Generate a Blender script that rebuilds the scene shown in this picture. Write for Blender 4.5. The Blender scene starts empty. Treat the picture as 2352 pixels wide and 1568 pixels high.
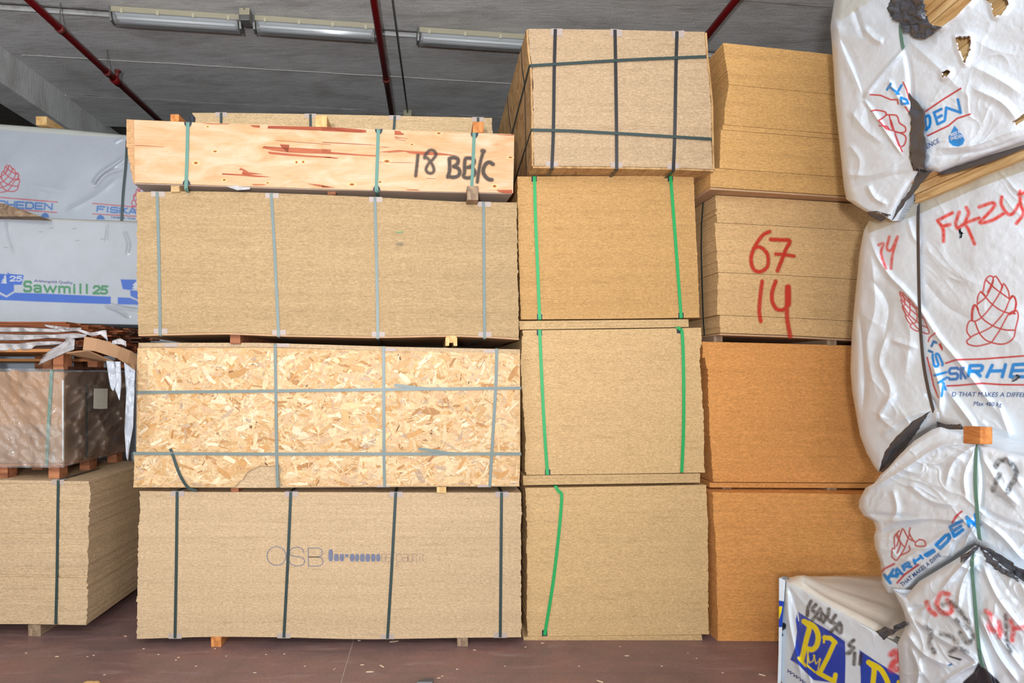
import bpy, math, random
import numpy as np
from mathutils import Vector

random.seed(7)
rng = np.random.default_rng(11)
SC = bpy.context.scene
COL = SC.collection

# ------------------------------------------------------------------ camera, light, exposure
F = 1406.0                     # focal length in pixels of the 2352 px frame
CX, CY, CZ = 995.0, 860.0, 1.77  # vanishing point of the depth lines, eye height
cam = bpy.data.cameras.new('camera')
cam.sensor_width = 36.0
cam.lens = F / 2352 * 36.0
cam.shift_x = (1176 - CX) / 2352
cam.shift_y = (CY - 784) / 2352
cam.clip_start = 0.05
cam_o = bpy.data.objects.new('camera', cam)
COL.objects.link(cam_o)
cam_o.location = (0, 0, CZ)
cam_o.rotation_euler = (math.pi / 2, 0, 0)
SC.camera = cam_o

SC.view_settings.view_transform = 'Standard'
SC.view_settings.look = 'None'
SC.view_settings.exposure = 0.0
SC.view_settings.gamma = 1.0
SC.view_settings.use_curve_mapping = False

world = bpy.data.worlds.new('ambient_fill')
SC.world = world
world.use_nodes = True
bg = world.node_tree.nodes['Background']
bg.inputs[0].default_value = (0.86, 0.95, 1.0, 1)
bg.inputs[1].default_value = 3.0   # soft frontal fill; the open hall end behind the camera is invented for it


def light(name, kind, loc, energy, size, rot=(0, 0, 0), color=(1, 1, 1), size_y=None):
    l = bpy.data.lights.new(name, kind)
    l.energy = energy
    l.color = color
    if kind == 'AREA':
        l.size = size
        if size_y:
            l.shape = 'RECTANGLE'
            l.size_y = size_y
    else:
        l.shadow_soft_size = size
    o = bpy.data.objects.new(name, l)
    COL.objects.link(o)
    o.location = loc
    o.rotation_euler = rot
    return o


# the photographer's flash, set back to flatten falloff, plus an added up-tilted ceiling fill
FL = (-0.34, -0.9, 1.84)
light('camera_flash', 'POINT', FL, 282, 0.10, color=(0.94, 0.985, 1.05))
light('upward_fill', 'AREA', (FL[0], FL[1] - 0.02, FL[2] + 0.05), 200, 0.16, rot=(math.radians(90 + 70), 0, 0), color=(0.94, 0.985, 1.05))
# unseen area lights added as fill above the aisle behind the photographer
for lx in (-4.0, 0.0, 4.0):
    light('aisle_fill', 'AREA', (lx, -2.4, 5.2), 110, 1.3, size_y=0.3, color=(0.96, 0.99, 1.0))

# ------------------------------------------------------------------ colour + material helpers


def lin(c):
    return tuple((v / 255 / 12.92) if v / 255 <= 0.04045 else ((v / 255 + 0.055) / 1.055) ** 2.4 for v in c)


def rgba(c):
    return lin(c) + (1.0,)


MATS = {}


class NT:
    """small node-tree writer"""

    def __init__(self, name):
        self.m = bpy.data.materials.new(name)
        self.m.use_nodes = True
        self.t = self.m.node_tree
        self.t.nodes.clear()
        self.out = self.t.nodes.new('ShaderNodeOutputMaterial')

    def n(self, typ, **kw):
        nd = self.t.nodes.new('ShaderNode' + typ)
        for k, v in kw.items():
            if k.startswith('i_'):
                nd.inputs[k[2:].replace('_', ' ')].default_value = v
            else:
                setattr(nd, k, v)
        return nd

    def l(self, a, b):
        self.t.links.new(a, b)

    def coord(self, scale=(1, 1, 1), rot=(0, 0, 0), loc=(0, 0, 0)):
        tc = self.n('TexCoord')
        mp = self.n('Mapping')
        mp.inputs['Scale'].default_value = scale
        mp.inputs['Rotation'].default_value = rot
        mp.inputs['Location'].default_value = loc
        self.l(tc.outputs['Object'], mp.inputs['Vector'])
        return mp.outputs[0]

    def noise(self, scale, detail=4, rough=0.6, vec=None, s=(1, 1, 1), dist=0.0):
        nd = self.n('TexNoise')
        nd.inputs['Scale'].default_value = scale
        nd.inputs['Detail'].default_value = detail
        nd.inputs['Roughness'].default_value = rough
        nd.inputs['Distortion'].default_value = dist
        self.l(vec if vec is not None else self.coord(s), nd.inputs['Vector'])
        return nd.outputs['Fac']

    def ramp(self, fac, stops):
        r = self.n('ValToRGB')
        el = r.color_ramp.elements
        while len(el) < len(stops):
            el.new(0.5)
        for e, (p, c) in zip(el, stops):
            e.position = p
            e.color = c if len(c) == 4 else tuple(c) + (1,)
        self.l(fac, r.inputs[0])
        return r.outputs[0]

    def mix(self, fac, a, b, mode='MIX'):
        m = self.n('MixRGB', blend_type=mode)
        for sock, v in ((m.inputs[0], fac), (m.inputs[1], a), (m.inputs[2], b)):
            if hasattr(v, 'links'):
                self.l(v, sock)
            else:
                sock.default_value = v
        return m.outputs[0]

    def math(self, op, a, b=0.0):
        m = self.n('Math', operation=op)
        for sock, v in ((m.inputs[0], a), (m.inputs[1], b)):
            if hasattr(v, 'links'):
                self.l(v, sock)
            else:
                sock.default_value = v
        return m.outputs[0]

    def attr(self, name, out='Color'):
        a = self.n('Attribute', attribute_name=name)
        return a.outputs[out]

    def bump(self, h, strength=0.3, dist=0.01):
        b = self.n('Bump')
        b.inputs['Strength'].default_value = strength
        b.inputs['Distance'].default_value = dist
        self.l(h, b.inputs['Height'])
        return b.outputs[0]

    def principled(self, color, rough=0.6, spec=0.4, normal=None, metallic=0.0, **kw):
        p = self.n('BsdfPrincipled')
        for key, v in (('Base Color', color), ('Roughness', rough)):
            if hasattr(v, 'links'):
                self.l(v, p.inputs[key])
            else:
                p.inputs[key].default_value = v
        p.inputs['Specular IOR Level'].default_value = spec
        p.inputs['Metallic'].default_value = metallic
        for k, v in kw.items():
            p.inputs[k.replace('_', ' ')].default_value = v
        if normal is not None:
            self.l(normal, p.inputs['Normal'])
        return p.outputs[0]

    def done(self, shader):
        self.l(shader, self.out.inputs['Surface'])
        return self.m


def plain(name, c, rough=0.5, spec=0.4, metallic=0.0, vary=0.12, scale=12.0, bump=0.1):
    t = NT(name)
    f = t.noise(scale, 5)
    col = t.mix(f, tuple(v * (1 - vary) for v in lin(c)) + (1,), tuple(min(1, v * (1 + vary)) for v in lin(c)) + (1,))
    return t.done(t.principled(col, rough, spec, t.bump(f, bump, 0.004), metallic))


def board_edge(name, base, light_, dark, fleck, streak=1.0, tone=0.10):
    """edges of pressed wood boards: long thin strands in horizontal layers"""
    t = NT(name)
    s1 = t.noise(1.0, 3, 0.6, s=(48, 48, 165))          # chips 1-3 cm long, about 6 mm tall
    s2 = t.noise(1.0, 3, 0.6, s=(110, 110, 330))
    s3 = t.noise(1.0, 3, 0.6, s=(0.7, 0.7, 11))
    s4 = t.noise(1.0, 2, 0.5, s=(75, 75, 270))
    s5 = t.noise(1.0, 2, 0.5, s=(13, 13, 300))
    s6 = t.noise(1.0, 2, 0.5, s=(5, 5, 60))
    col = t.ramp(s1, [(0.32, rgba(dark)), (0.5, rgba(base)), (0.68, rgba(light_))])
    col2 = t.ramp(s2, [(0.30, rgba(dark)), (0.5, rgba(base)), (0.70, rgba(light_))])
    col = t.mix(0.5, col, col2)
    col = t.mix(t.math('MULTIPLY', t.ramp(s5, [(0.60, (0, 0, 0)), (0.70, (1, 1, 1))]), 0.75), col, rgba(light_))
    col = t.mix(t.math('MULTIPLY', t.ramp(s6, [(0.30, (1, 1, 1)), (0.42, (0, 0, 0))]), 0.30 * streak), col, rgba(dark))
    fl = t.ramp(s4, [(0.29, (1, 1, 1)), (0.37, (0, 0, 0))])
    col = t.mix(t.math('MULTIPLY', fl, 0.6), col, rgba(fleck))
    big = t.ramp(s3, [(0.3, (1 - tone,) * 3), (0.7, (1 + tone * 0.5,) * 3)])
    col = t.mix(1.0, col, big, 'MULTIPLY')
    tn = t.attr('tone', 'Fac')
    col = t.mix(1.0, col, t.ramp(tn, [(0.0, (0.955,) * 3), (1.0, (1.03,) * 3)]), 'MULTIPLY')
    b = t.math('ADD', s2, t.math('MULTIPLY', s4, 0.7))
    return t.done(t.principled(col, 0.85, 0.12, t.bump(b, 0.45, 0.005)))


def wood(name, base, dark, light_=None, axis=0, rough=0.65, ring=1.0):
    t = NT(name)
    sc = [16, 16, 16]
    sc[axis] = 1.2
    f = t.noise(1.0, 5, 0.6, s=tuple(sc), dist=1.2)
    sc2 = [120, 120, 120]
    sc2[axis] = 6
    g = t.noise(1.0, 3, 0.6, s=tuple(sc2))
    col = t.ramp(f, [(0.32, rgba(dark)), (0.5, rgba(base)), (0.7, rgba(light_ or base))])
    col = t.mix(1.0, col, t.ramp(g, [(0.3, (0.86,) * 3), (0.6, (1.0,) * 3)]), 'MULTIPLY')
    return t.done(t.principled(col, rough, 0.25, t.bump(g, 0.25, 0.003)))


M = {}


def edge_set(key, base, tone=0.06, sat=1.0, streak=1.0):
    """colours of a board edge from its mean colour"""
    bl = np.array(lin(base))

    def s(k, tint=(1, 1, 1)):
        c = np.clip(bl * k * np.array(tint), 0, 0.95)
        return tuple(255 * (1.055 * v ** (1 / 2.4) - 0.055) for v in c)
    M[key] = board_edge('board_edges_' + key, base, s(1.36, (1, 1.02, 1.08)), s(0.68, (1, 0.97, 0.92)), s(0.38, (1, 0.95, 0.9)), streak, tone)


edge_set('osb_a', (198, 169, 133))
edge_set('osb_c', (177, 148, 109))
edge_set('osb_top', (186, 158, 125))
edge_set('osb_far', (196, 168, 128))
edge_set('chip_y', (191, 149, 96), 0.03)
edge_set('chip_p', (203, 168, 120), 0.04)
edge_set('chip_b', (214, 149, 85), 0.06)
edge_set('chip_g', (210, 170, 119), 0.07)
edge_set('chip_t', (208, 161, 101), 0.10)
M['underside'] = plain('board_underside', (190, 152, 116), 0.85, 0.1, vary=0.25, scale=9)
M['film_under'] = plain('grey_film_underside', (186, 166, 148), 0.45, 0.4, vary=0.12, scale=6)
M['strap_dark'] = plain('strap_dark_green', (44, 60, 57), 0.4, 0.5, vary=0.15)
M['strap_black'] = plain('strap_black', (36, 36, 38), 0.3, 0.5, vary=0.15)
M['strap_grey'] = plain('strap_grey_green', (112, 124, 119), 0.42, 0.5, vary=0.12)
M['strap_teal'] = plain('strap_teal', (96, 136, 122), 0.45, 0.4, vary=0.08)
M['strap_green'] = plain('strap_bright_green', (38, 158, 84), 0.3, 0.5, vary=0.06)
M['strap_brown'] = plain('strap_dark_brown', (76, 68, 68), 0.4, 0.4, vary=0.08)
M['guard_dark'] = plain('guard_navy', (44, 50, 60), 0.4, 0.4, vary=0.1)


def film_clear(name, tint, alpha, rough=0.15, scale=40, bump=0.25):
    t = NT(name)
    f = t.noise(scale, 3, 0.6, dist=0.6)
    nrm = t.bump(f, bump, 0.01)
    p = t.principled(rgba(tint), rough, 0.6, nrm)
    tr = t.n('BsdfTransparent')
    mx = t.n('MixShader')
    mx.inputs[0].default_value = alpha
    t.l(tr.outputs[0], mx.inputs[1])
    t.l(p, mx.inputs[2])
    gl = t.n('BsdfGlossy')
    gl.inputs['Roughness'].default_value = rough
    t.l(nrm, gl.inputs['Normal'])
    fr = t.n('Fresnel')
    fr.inputs[0].default_value = 1.45
    t.l(nrm, fr.inputs['Normal'])
    m2 = t.n('MixShader')
    t.l(fr.outputs[0], m2.inputs[0])
    t.l(mx.outputs[0], m2.inputs[1])
    t.l(gl.outputs[0], m2.inputs[2])
    return t.done(m2.outputs[0])


M['guard_clear'] = film_clear('clear_edge_guard', (206, 186, 176), 0.5, 0.6, bump=0.05)
M['film'] = film_clear('stretch_film', (214, 206, 196), 0.13, 0.15, 12, 1.0)
M['film_milky'] = film_clear('torn_film', (206, 198, 196), 0.50, 0.2, 30, 0.4)
M['batten'] = wood('batten_pine', (204, 132, 72), (164, 92, 44), (222, 160, 98), 1)
M['batten_grey'] = wood('batten_weathered', (150, 124, 100), (110, 88, 70), (176, 150, 122), 1)
M['batten_pale'] = wood('batten_pale', (222, 180, 120), (196, 146, 86), (236, 204, 150), 1)
M['batten_chip'] = M['chip_p']
M['pallet'] = wood('pallet_wood', (158, 98, 66), (112, 66, 44), (186, 124, 84), 0)
M['pallet_edge'] = wood('pallet_deck', (186, 124, 74), (140, 84, 46), (204, 146, 92), 0)
M['plank'] = wood('brown_plank', (138, 76, 44), (84, 44, 26), (164, 98, 58), 0)
M['plank_dark'] = wood('dark_plank', (82, 54, 40), (48, 34, 28), (112, 72, 50), 0)
M['timber'] = wood('timber_board', (222, 182, 126), (190, 144, 88), (238, 206, 154), 1)
M['cardboard'] = plain('cardboard', (178, 138, 104), 0.8, 0.15, vary=0.06, scale=4)
M['cardboard_tape'] = plain('cardboard_tape', (176, 126, 80), 0.35, 0.4, vary=0.05)
M['paper'] = plain('paper_label', (206, 200, 186), 0.6, 0.2, vary=0.1, scale=30)
M['black_film'] = plain('black_film', (72, 72, 78), 0.32, 0.5, vary=0.2, scale=14, bump=0.3)
M['pipe_red'] = plain('red_pipe', (118, 16, 20), 0.35, 0.4, vary=0.12, scale=8)
M['pipe_collar'] = plain('pipe_collar', (120, 52, 48), 0.4, 0.5, vary=0.2)
M['steel'] = plain('grey_steel', (120, 120, 116), 0.4, 0.5, 0.3)
M['lamp_tray'] = plain('lamp_tray', (176, 166, 140), 0.5, 0.4, vary=0.06)
M['lamp_white'] = plain('lamp_reflector', (226, 228, 228), 0.3, 0.5, vary=0.04)
M['lamp_tube'] = plain('lamp_tube', (242, 244, 244), 0.2, 0.5, vary=0.02)
M['lamp_clip'] = plain('lamp_clip', (204, 196, 172), 0.4, 0.4)
M['lamp_lens'] = film_clear('lamp_lens', (226, 228, 228), 0.28, 0.08, 4, 0.02)
M['blue_tape'] = plain('ink_blue', (116, 120, 142), 0.7, 0.1, vary=0.3, scale=60)
M['ink_thin'] = plain('ink_faded', (150, 126, 118), 0.8, 0.1, vary=0.3, scale=60)
M['ink_small'] = plain('ink_navy', (46, 84, 142), 0.5, 0.3)
M['ink_violet'] = plain('ink_violet', (96, 92, 140), 0.5, 0.3)
M['ink_white'] = plain('ink_white', (226, 232, 238), 0.5, 0.3)

# OSB face: coarse background under the modelled strands
t = NT('osb_face')
f1 = t.noise(24, 5, 0.65, dist=1.0)
f2 = t.noise(1.0, 3, 0.6, s=(16, 16, 60), dist=1.5)
c = t.ramp(f1, [(0.3, rgba((170, 130, 86))), (0.5, rgba((204, 166, 118))), (0.68, rgba((216, 186, 144)))])
c = t.mix(0.4, c, t.ramp(f2, [(0.34, rgba((152, 112, 74))), (0.5, rgba((208, 172, 128)))]))
M['osb_face'] = t.done(t.principled(c, 0.7, 0.2, t.bump(f1, 0.4, 0.006)))
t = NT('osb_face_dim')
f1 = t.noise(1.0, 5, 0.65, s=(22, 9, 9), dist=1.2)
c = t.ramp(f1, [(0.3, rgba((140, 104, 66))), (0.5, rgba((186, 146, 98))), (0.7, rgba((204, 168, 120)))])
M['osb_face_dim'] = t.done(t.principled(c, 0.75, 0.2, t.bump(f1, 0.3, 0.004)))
t = NT('osb_strand')
c = t.attr('flake')
f1 = t.noise(60, 3, 0.6)
c = t.mix(1.0, c, t.ramp(f1, [(0.3, (0.86,) * 3), (0.6, (1.04,) * 3)]), 'MULTIPLY')
M['osb_strand'] = t.done(t.principled(c, 0.6, 0.25, t.bump(f1, 0.2, 0.002)))

# plywood face veneer
t = NT('plywood_face')
f1 = t.noise(1.0, 5, 0.6, s=(2.2, 2.2, 9), dist=1.5)
f2 = t.noise(1.0, 4, 0.6, s=(5, 5, 90), dist=0.8)
f3 = t.noise(1.0, 4, 0.55, s=(2.2, 2.2, 5), dist=1.4)
c = t.ramp(f1, [(0.3, rgba((200, 152, 104))), (0.5, rgba((212, 173, 136))), (0.66, rgba((218, 187, 156)))])
c = t.mix(1.0, c, t.ramp(f2, [(0.3, (0.93, 0.89, 0.84)), (0.55, (1.0,) * 3)]), 'MULTIPLY')
gx = t.n('SeparateXYZ')
t.l(t.coord(), gx.inputs[0])
c = t.mix(t.ramp(f3, [(0.42, (0, 0, 0)), (0.64, (0.4,) * 3), (0.76, (0.75,) * 3)]), c, rgba((202, 148, 94)))
M['ply_face'] = t.done(t.principled(c, 0.5, 0.3, t.bump(f2, 0.12, 0.002)))
edge_set('ply_edge', (196, 152, 108), 0.05)
M['veneer_red'] = wood('inner_veneer_red', (170, 88, 58), (140, 62, 40), (190, 110, 76), 0)
t = NT('knot')
c = t.attr('knot')
M['knot'] = t.done(t.principled(c, 0.5, 0.3))


def attr_alpha(name, base, rough=0.5, grain=60, amount=0.5):
    """paint that thins out by the vertex attribute 'ink'"""
    t = NT(name)
    a = t.attr('ink', 'Fac')
    g = t.noise(grain, 3, 0.7, s=(1, 1, 3))
    a = t.math('MULTIPLY', a, t.ramp(g, [(0.3, (1 - amount,) * 3), (0.55, (1,) * 3)]))
    p = t.principled(rgba(base), rough, 0.3)
    tr = t.n('BsdfTransparent')
    mx = t.n('MixShader')
    t.l(a, mx.inputs[0])
    t.l(tr.outputs[0], mx.inputs[1])
    t.l(p, mx.inputs[2])
    return t.done(mx.outputs[0])


M['spray_red'] = attr_alpha('spray_red', (202, 40, 30), 0.6, 90, 0.55)
M['spray_black'] = attr_alpha('spray_black', (74, 64, 58), 0.6, 70, 0.25)
M['smudge'] = attr_alpha('grey_smudge', (120, 116, 108), 0.7, 70, 0.5)


def bag_mat(name, rough=0.34, bump=0.12, bs=16):
    """printed polythene wrap; the print is stored per point in 'print'"""
    t = NT(name)
    c = t.attr('print')
    f = t.noise(bs, 5, 0.55, dist=0.9)
    g = t.noise(7, 4, 0.6)
    dirt = t.ramp(g, [(0.35, (0.955, 0.95, 0.94)), (0.6, (1, 1, 1))])
    c = t.mix(1.0, c, dirt, 'MULTIPLY')
    return t.done(t.principled(c, rough, 0.5, t.bump(f, bump, 0.02)))


M['bag'] = bag_mat('white_wrap')
M['bag_flat'] = bag_mat('white_wrap_taut', 0.3, 0.12, 6)

t = NT('concrete_ceiling')
f1 = t.noise(1.0, 6, 0.65, s=(1.0, 3.2, 1), dist=0.6)
f2 = t.noise(1.0, 5, 0.7, s=(5, 34, 5))
f3 = t.noise(55, 3, 0.6)
c = t.ramp(f1, [(0.28, rgba((190, 186, 180))), (0.5, rgba((222, 220, 217))), (0.75, rgba((236, 235, 232)))])
c = t.mix(1.0, c, t.ramp(f2, [(0.3, (0.78,) * 3), (0.55, (1.0,) * 3), (0.75, (1.08,) * 3)]), 'MULTIPLY')
c = t.mix(1.0, c, t.ramp(f3, [(0.3, (0.88,) * 3), (0.55, (1.0,) * 3)]), 'MULTIPLY')
M['concrete'] = t.done(t.principled(c, 0.85, 0.2, t.bump(t.math('ADD', f2, f3), 0.4, 0.01)))
M['concrete_dark'] = plain('concrete_joint_shade', (92, 88, 82), 0.9, 0.1, vary=0.3, scale=9, bump=0.6)
M['mortar'] = plain('pale_mortar', (196, 192, 184), 0.9, 0.1, vary=0.3, scale=25, bump=0.6)
M['wall'] = plain('concrete_wall', (104, 101, 97), 0.9, 0.1, vary=0.15, scale=3)

t = NT('red_floor')
f1 = t.noise(1.4, 6, 0.62, dist=0.8)
f2 = t.noise(1.0, 5, 0.65, s=(3, 14, 3), dist=0.5)
f3 = t.noise(70, 3, 0.6)
c = t.ramp(f1, [(0.3, rgba((104, 82, 80))), (0.5, rgba((143, 109, 101))), (0.66, rgba((156, 108, 94)))])
c = t.mix(0.55, c, t.ramp(f2, [(0.34, rgba((104, 92, 92))), (0.55, rgba((130, 100, 96))), (0.72, rgba((148, 134, 130)))]))
c = t.mix(1.0, c, t.ramp(f3, [(0.3, (0.85,) * 3), (0.6, (1.04,) * 3)]), 'MULTIPLY')
M['floor'] = t.done(t.principled(c, t.ramp(f2, [(0.3, (0.32,) * 3), (0.7, (0.6,) * 3)]), 0.4, t.bump(f3, 0.12, 0.003)))
M['joint'] = plain('floor_joint', (190, 172, 162), 0.9, 0.1, vary=0.4, scale=40)
M['chip'] = plain('wood_splinter', (222, 198, 168), 0.7, 0.2, vary=0.15, scale=40)

# ------------------------------------------------------------------ geometry helpers


class Plane:
    """a flat face in the hall; pt() gives the point of it that lies along a sight line, as surveyed from the eye"""

    def __init__(self, point, normal):
        self.p = np.array(point, float)
        n = np.array(normal, float)
        self.n = n / np.linalg.norm(n)
        eye = np.array((0, 0, CZ))
        if np.dot(self.n, eye - self.p) < 0:
            self.n = -self.n
        self.steep = False

    @staticmethod
    def front(xl, dl, xr, dr):
        a = np.array(((xl - CX) / F * dl, dl, 0))
        b = np.array(((xr - CX) / F * dr, dr, 0))
        d = b - a
        return Plane(a, (-d[1], d[0], 0) if True else None)

    @staticmethod
    def side(px, depth, vpx):
        a = ((px - CX) / F * depth, depth, 0)
        return Plane(a, (-1, (vpx - CX) / F, 0))

    def pt(self, px, py, off=0.0):
        px = np.asarray(px, float)
        py = np.asarray(py, float)
        d = np.stack([(px - CX) / F, np.ones_like(px), -(py - CY) / F], -1)
        eye = np.array((0, 0, CZ))
        if self.steep:
            tt = np.dot(self.p - eye, self.n) / (d @ self.n)
            return eye + d * tt[..., None] + self.n * (np.asarray(off)[..., None] if np.ndim(off) else off)
        tt = (np.dot(self.p - eye, self.n) + np.asarray(off)) / (d @ self.n)
        return eye + d * tt[..., None]


def at(px, py, Y):
    return np.array(((px - CX) / F * Y, Y, CZ - (py - CY) / F * Y))


def at_z(px, py, z):
    Y = F * (CZ - z) / (py - CY)
    return np.array(((px - CX) / F * Y, Y, z))


def empty(name, loc, label=None, cat=None, group=None, kind=None):
    o = bpy.data.objects.new(name, None)
    COL.objects.link(o)
    o.location = loc
    o.empty_display_size = 0.1
    tag(o, label, cat, group, kind)
    return o


def tag(o, label=None, cat=None, group=None, kind=None):
    for k, v in (('label', label), ('category', cat), ('group', group), ('kind', kind)):
        if v:
            o[k] = v
    return o


def root_of(p):
    v = Vector((0, 0, 0))
    while p is not None:
        v += p.location
        p = p.parent
    return v


def mesh_obj(name, verts, faces, mat, parent=None, smooth=False, attrs=None):
    """verts are given in hall coordinates; the object sits at its parent's origin"""
    verts = np.asarray(verts, float).reshape(-1, 3)
    if parent is not None:
        base = np.array(root_of(parent))
        loc = (0, 0, 0)
    else:
        lo, hi = verts.min(0), verts.max(0)
        base = np.array(((lo[0] + hi[0]) / 2, (lo[1] + hi[1]) / 2, lo[2]))
        loc = base
    v = verts - base
    me = bpy.data.meshes.new(name)
    if isinstance(faces, np.ndarray) and faces.ndim == 2:
        k = faces.shape[1]
        me.vertices.add(len(v))
        me.vertices.foreach_set('co', v.astype(np.float32).ravel())
        me.loops.add(faces.size)
        me.loops.foreach_set('vertex_index', faces.astype(np.int32).ravel())
        me.polygons.add(len(faces))
        me.polygons.foreach_set('loop_start', np.arange(0, faces.size, k, dtype=np.int32))
        me.polygons.foreach_set('loop_total', np.full(len(faces), k, dtype=np.int32))
        me.update(calc_edges=True)
        me.validate()
    else:
        me.from_pydata([tuple(p) for p in v], [], [tuple(f) for f in faces])
        me.update()
    if attrs:
        for an, (typ, dom, data) in attrs.items():
            at_ = me.attributes.new(an, typ, dom)
            at_.data.foreach_set('color' if typ == 'FLOAT_COLOR' else 'value', np.asarray(data, np.float32).ravel())
    if smooth:
        me.polygons.foreach_set('use_smooth', np.ones(len(me.polygons), dtype=bool))
    if mat is not None:
        me.materials.append(mat)
    o = bpy.data.objects.new(name, me)
    COL.objects.link(o)
    o.location = loc
    if parent is not None:
        o.parent = parent
    return o


BOXF = [(0, 3, 2, 1), (4, 5, 6, 7), (0, 1, 5, 4), (1, 2, 6, 5), (2, 3, 7, 6), (3, 0, 4, 7)]


class MB:
    def __init__(self):
        self.v = []
        self.f = []
        self.tone = []

    def hexa(self, c8, tone=0.5):
        b = len(self.v)
        self.v += [tuple(p) for p in c8]
        self.f += [tuple(i + b for i in f) for f in BOXF]
        self.tone += [tone] * 6

    def box(self, lo, hi, rz=0.0, bevel=0.0):
        x0, y0, z0 = lo
        x1, y1, z1 = hi
        c = [(x0, y0, z0), (x1, y0, z0), (x1, y1, z0), (x0, y1, z0), (x0, y0, z1), (x1, y0, z1), (x1, y1, z1), (x0, y1, z1)]
        if rz:
            mx, my = (x0 + x1) / 2, (y0 + y1) / 2
            cs, sn = math.cos(rz), math.sin(rz)
            c = [(mx + (x - mx) * cs - (y - my) * sn, my + (x - mx) * sn + (y - my) * cs, z) for x, y, z in c]
        self.hexa(c)

    def tube(self, pts, r, n=12, cap=True):
        pts = [Vector(p) for p in pts]
        b0 = len(self.v)
        for i, p in enumerate(pts):
            d = (pts[min(i + 1, len(pts) - 1)] - pts[max(i - 1, 0)]).normalized()
            a = d.cross(Vector((0, 0, 1)))
            if a.length < 0.01:
                a = d.cross(Vector((1, 0, 0)))
            a.normalize()
            b = a.cross(d)
            rr = r[i] if isinstance(r, (list, tuple)) else r
            for k in range(n):
                w = 2 * math.pi * k / n
                self.v.append(tuple(p + a * rr * math.cos(w) + b * rr * math.sin(w)))
        for i in range(len(pts) - 1):
            for k in range(n):
                k2 = (k + 1) % n
                self.f.append((b0 + i * n + k, b0 + i * n + k2, b0 + (i + 1) * n + k2, b0 + (i + 1) * n + k))
        if cap:
            self.f.append(tuple(b0 + k for k in range(n))[::-1])
            self.f.append(tuple(b0 + (len(pts) - 1) * n + k for k in range(n)))

    def prism(self, poly, ext):
        """poly: list of 3d points, ext: 3d vector"""
        b = len(self.v)
        n = len(poly)
        e = np.array(ext)
        self.v += [tuple(p) for p in poly]
        self.v += [tuple(np.array(p) + e) for p in poly]
        self.f.append(tuple(range(b, b + n)))
        self.f.append(tuple(range(b + 2 * n - 1, b + n - 1, -1)))
        for i in range(n):
            j = (i + 1) % n
            self.f.append((b + i, b + n + i, b + n + j, b + j))

    def obj(self, name, mat, parent=None, smooth=False, bevel=0.0):
        o = mesh_obj(name, self.v, self.f, mat, parent, smooth)
        if bevel:
            m = o.modifiers.new('edge', 'BEVEL')
            m.width = bevel
            m.segments = 2
            m.limit_method = 'ANGLE'
        return o


def vnoise(x, y, seed=0):
    """smooth 2-D noise in -1..1 (numpy)"""
    xi = np.floor(x).astype(np.int64)
    yi = np.floor(y).astype(np.int64)
    xf = x - xi
    yf = y - yi

    def h(a, b):
        n = (a * 374761393 + b * 668265263 + seed * 974634543) & 0x7fffffff
        n = ((n ^ (n >> 13)) * 1274126177) & 0x7fffffff
        n = n ^ (n >> 16)
        return (n & 0xffff) / 32767.5 - 1.0
    u = xf * xf * xf * (xf * (xf * 6 - 15) + 10)
    v = yf * yf * yf * (yf * (yf * 6 - 15) + 10)
    return (h(xi, yi) * (1 - u) + h(xi + 1, yi) * u) * (1 - v) + (h(xi, yi + 1) * (1 - u) + h(xi + 1, yi + 1) * u) * v


def fbm(x, y, seed=0, octv=4, gain=0.5):
    r = 0
    a = 1.0
    for o in range(octv):
        r = r + a * vnoise(x * 2 ** o + 17.3 * o, y * 2 ** o - 9.1 * o, seed + o)
        a *= gain
    return r


def seg_dist(x, y, x0, y0, x1, y1):
    dx, dy = x1 - x0, y1 - y0
    L2 = dx * dx + dy * dy + 1e-9
    tt = np.clip(((x - x0) * dx + (y - y0) * dy) / L2, 0, 1)
    return np.hypot(x - (x0 + tt * dx), y - (y0 + tt * dy)), tt


def poly_dist(x, y, pl):
    d = np.full(np.shape(x), 1e9)
    for (a, b) in zip(pl[:-1], pl[1:]):
        d = np.minimum(d, seg_dist(x, y, a[0], a[1], b[0], b[1])[0])
    return d


def in_poly(x, y, poly):
    r = np.zeros(np.shape(x), bool)
    n = len(poly)
    for i in range(n):
        x0, y0 = poly[i]
        x1, y1 = poly[(i + 1) % n]
        if y0 == y1:
            continue
        c = ((y0 > y) != (y1 > y)) & (x < (x1 - x0) * (y - y0) / (y1 - y0) + x0)
        r ^= c
    return r


def smooth_line(pts, n=8):
    """Catmull-Rom through the points"""
    p = [np.array(q, float) for q in pts]
    p = [2 * p[0] - p[1]] + p + [2 * p[-1] - p[-2]]
    out = []
    for i in range(1, len(p) - 2):
        for k in range(n):
            s = k / n
            a, b, c, d = p[i - 1], p[i], p[i + 1], p[i + 2]
            out.append(0.5 * ((2 * b) + (c - a) * s + (2 * a - 5 * b + 4 * c - d) * s * s + (3 * b - a - 3 * c + d) * s ** 3))
    out.append(p[-2])
    return [tuple(q) for q in out]


def resample(pl, n):
    pl = np.array(pl, float)
    d = np.r_[0, np.cumsum(np.linalg.norm(np.diff(pl, axis=0), axis=1))]
    tt = np.linspace(0, d[-1], n)
    return np.stack([np.interp(tt, d, pl[:, k]) for k in range(pl.shape[1])], -1)


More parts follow.
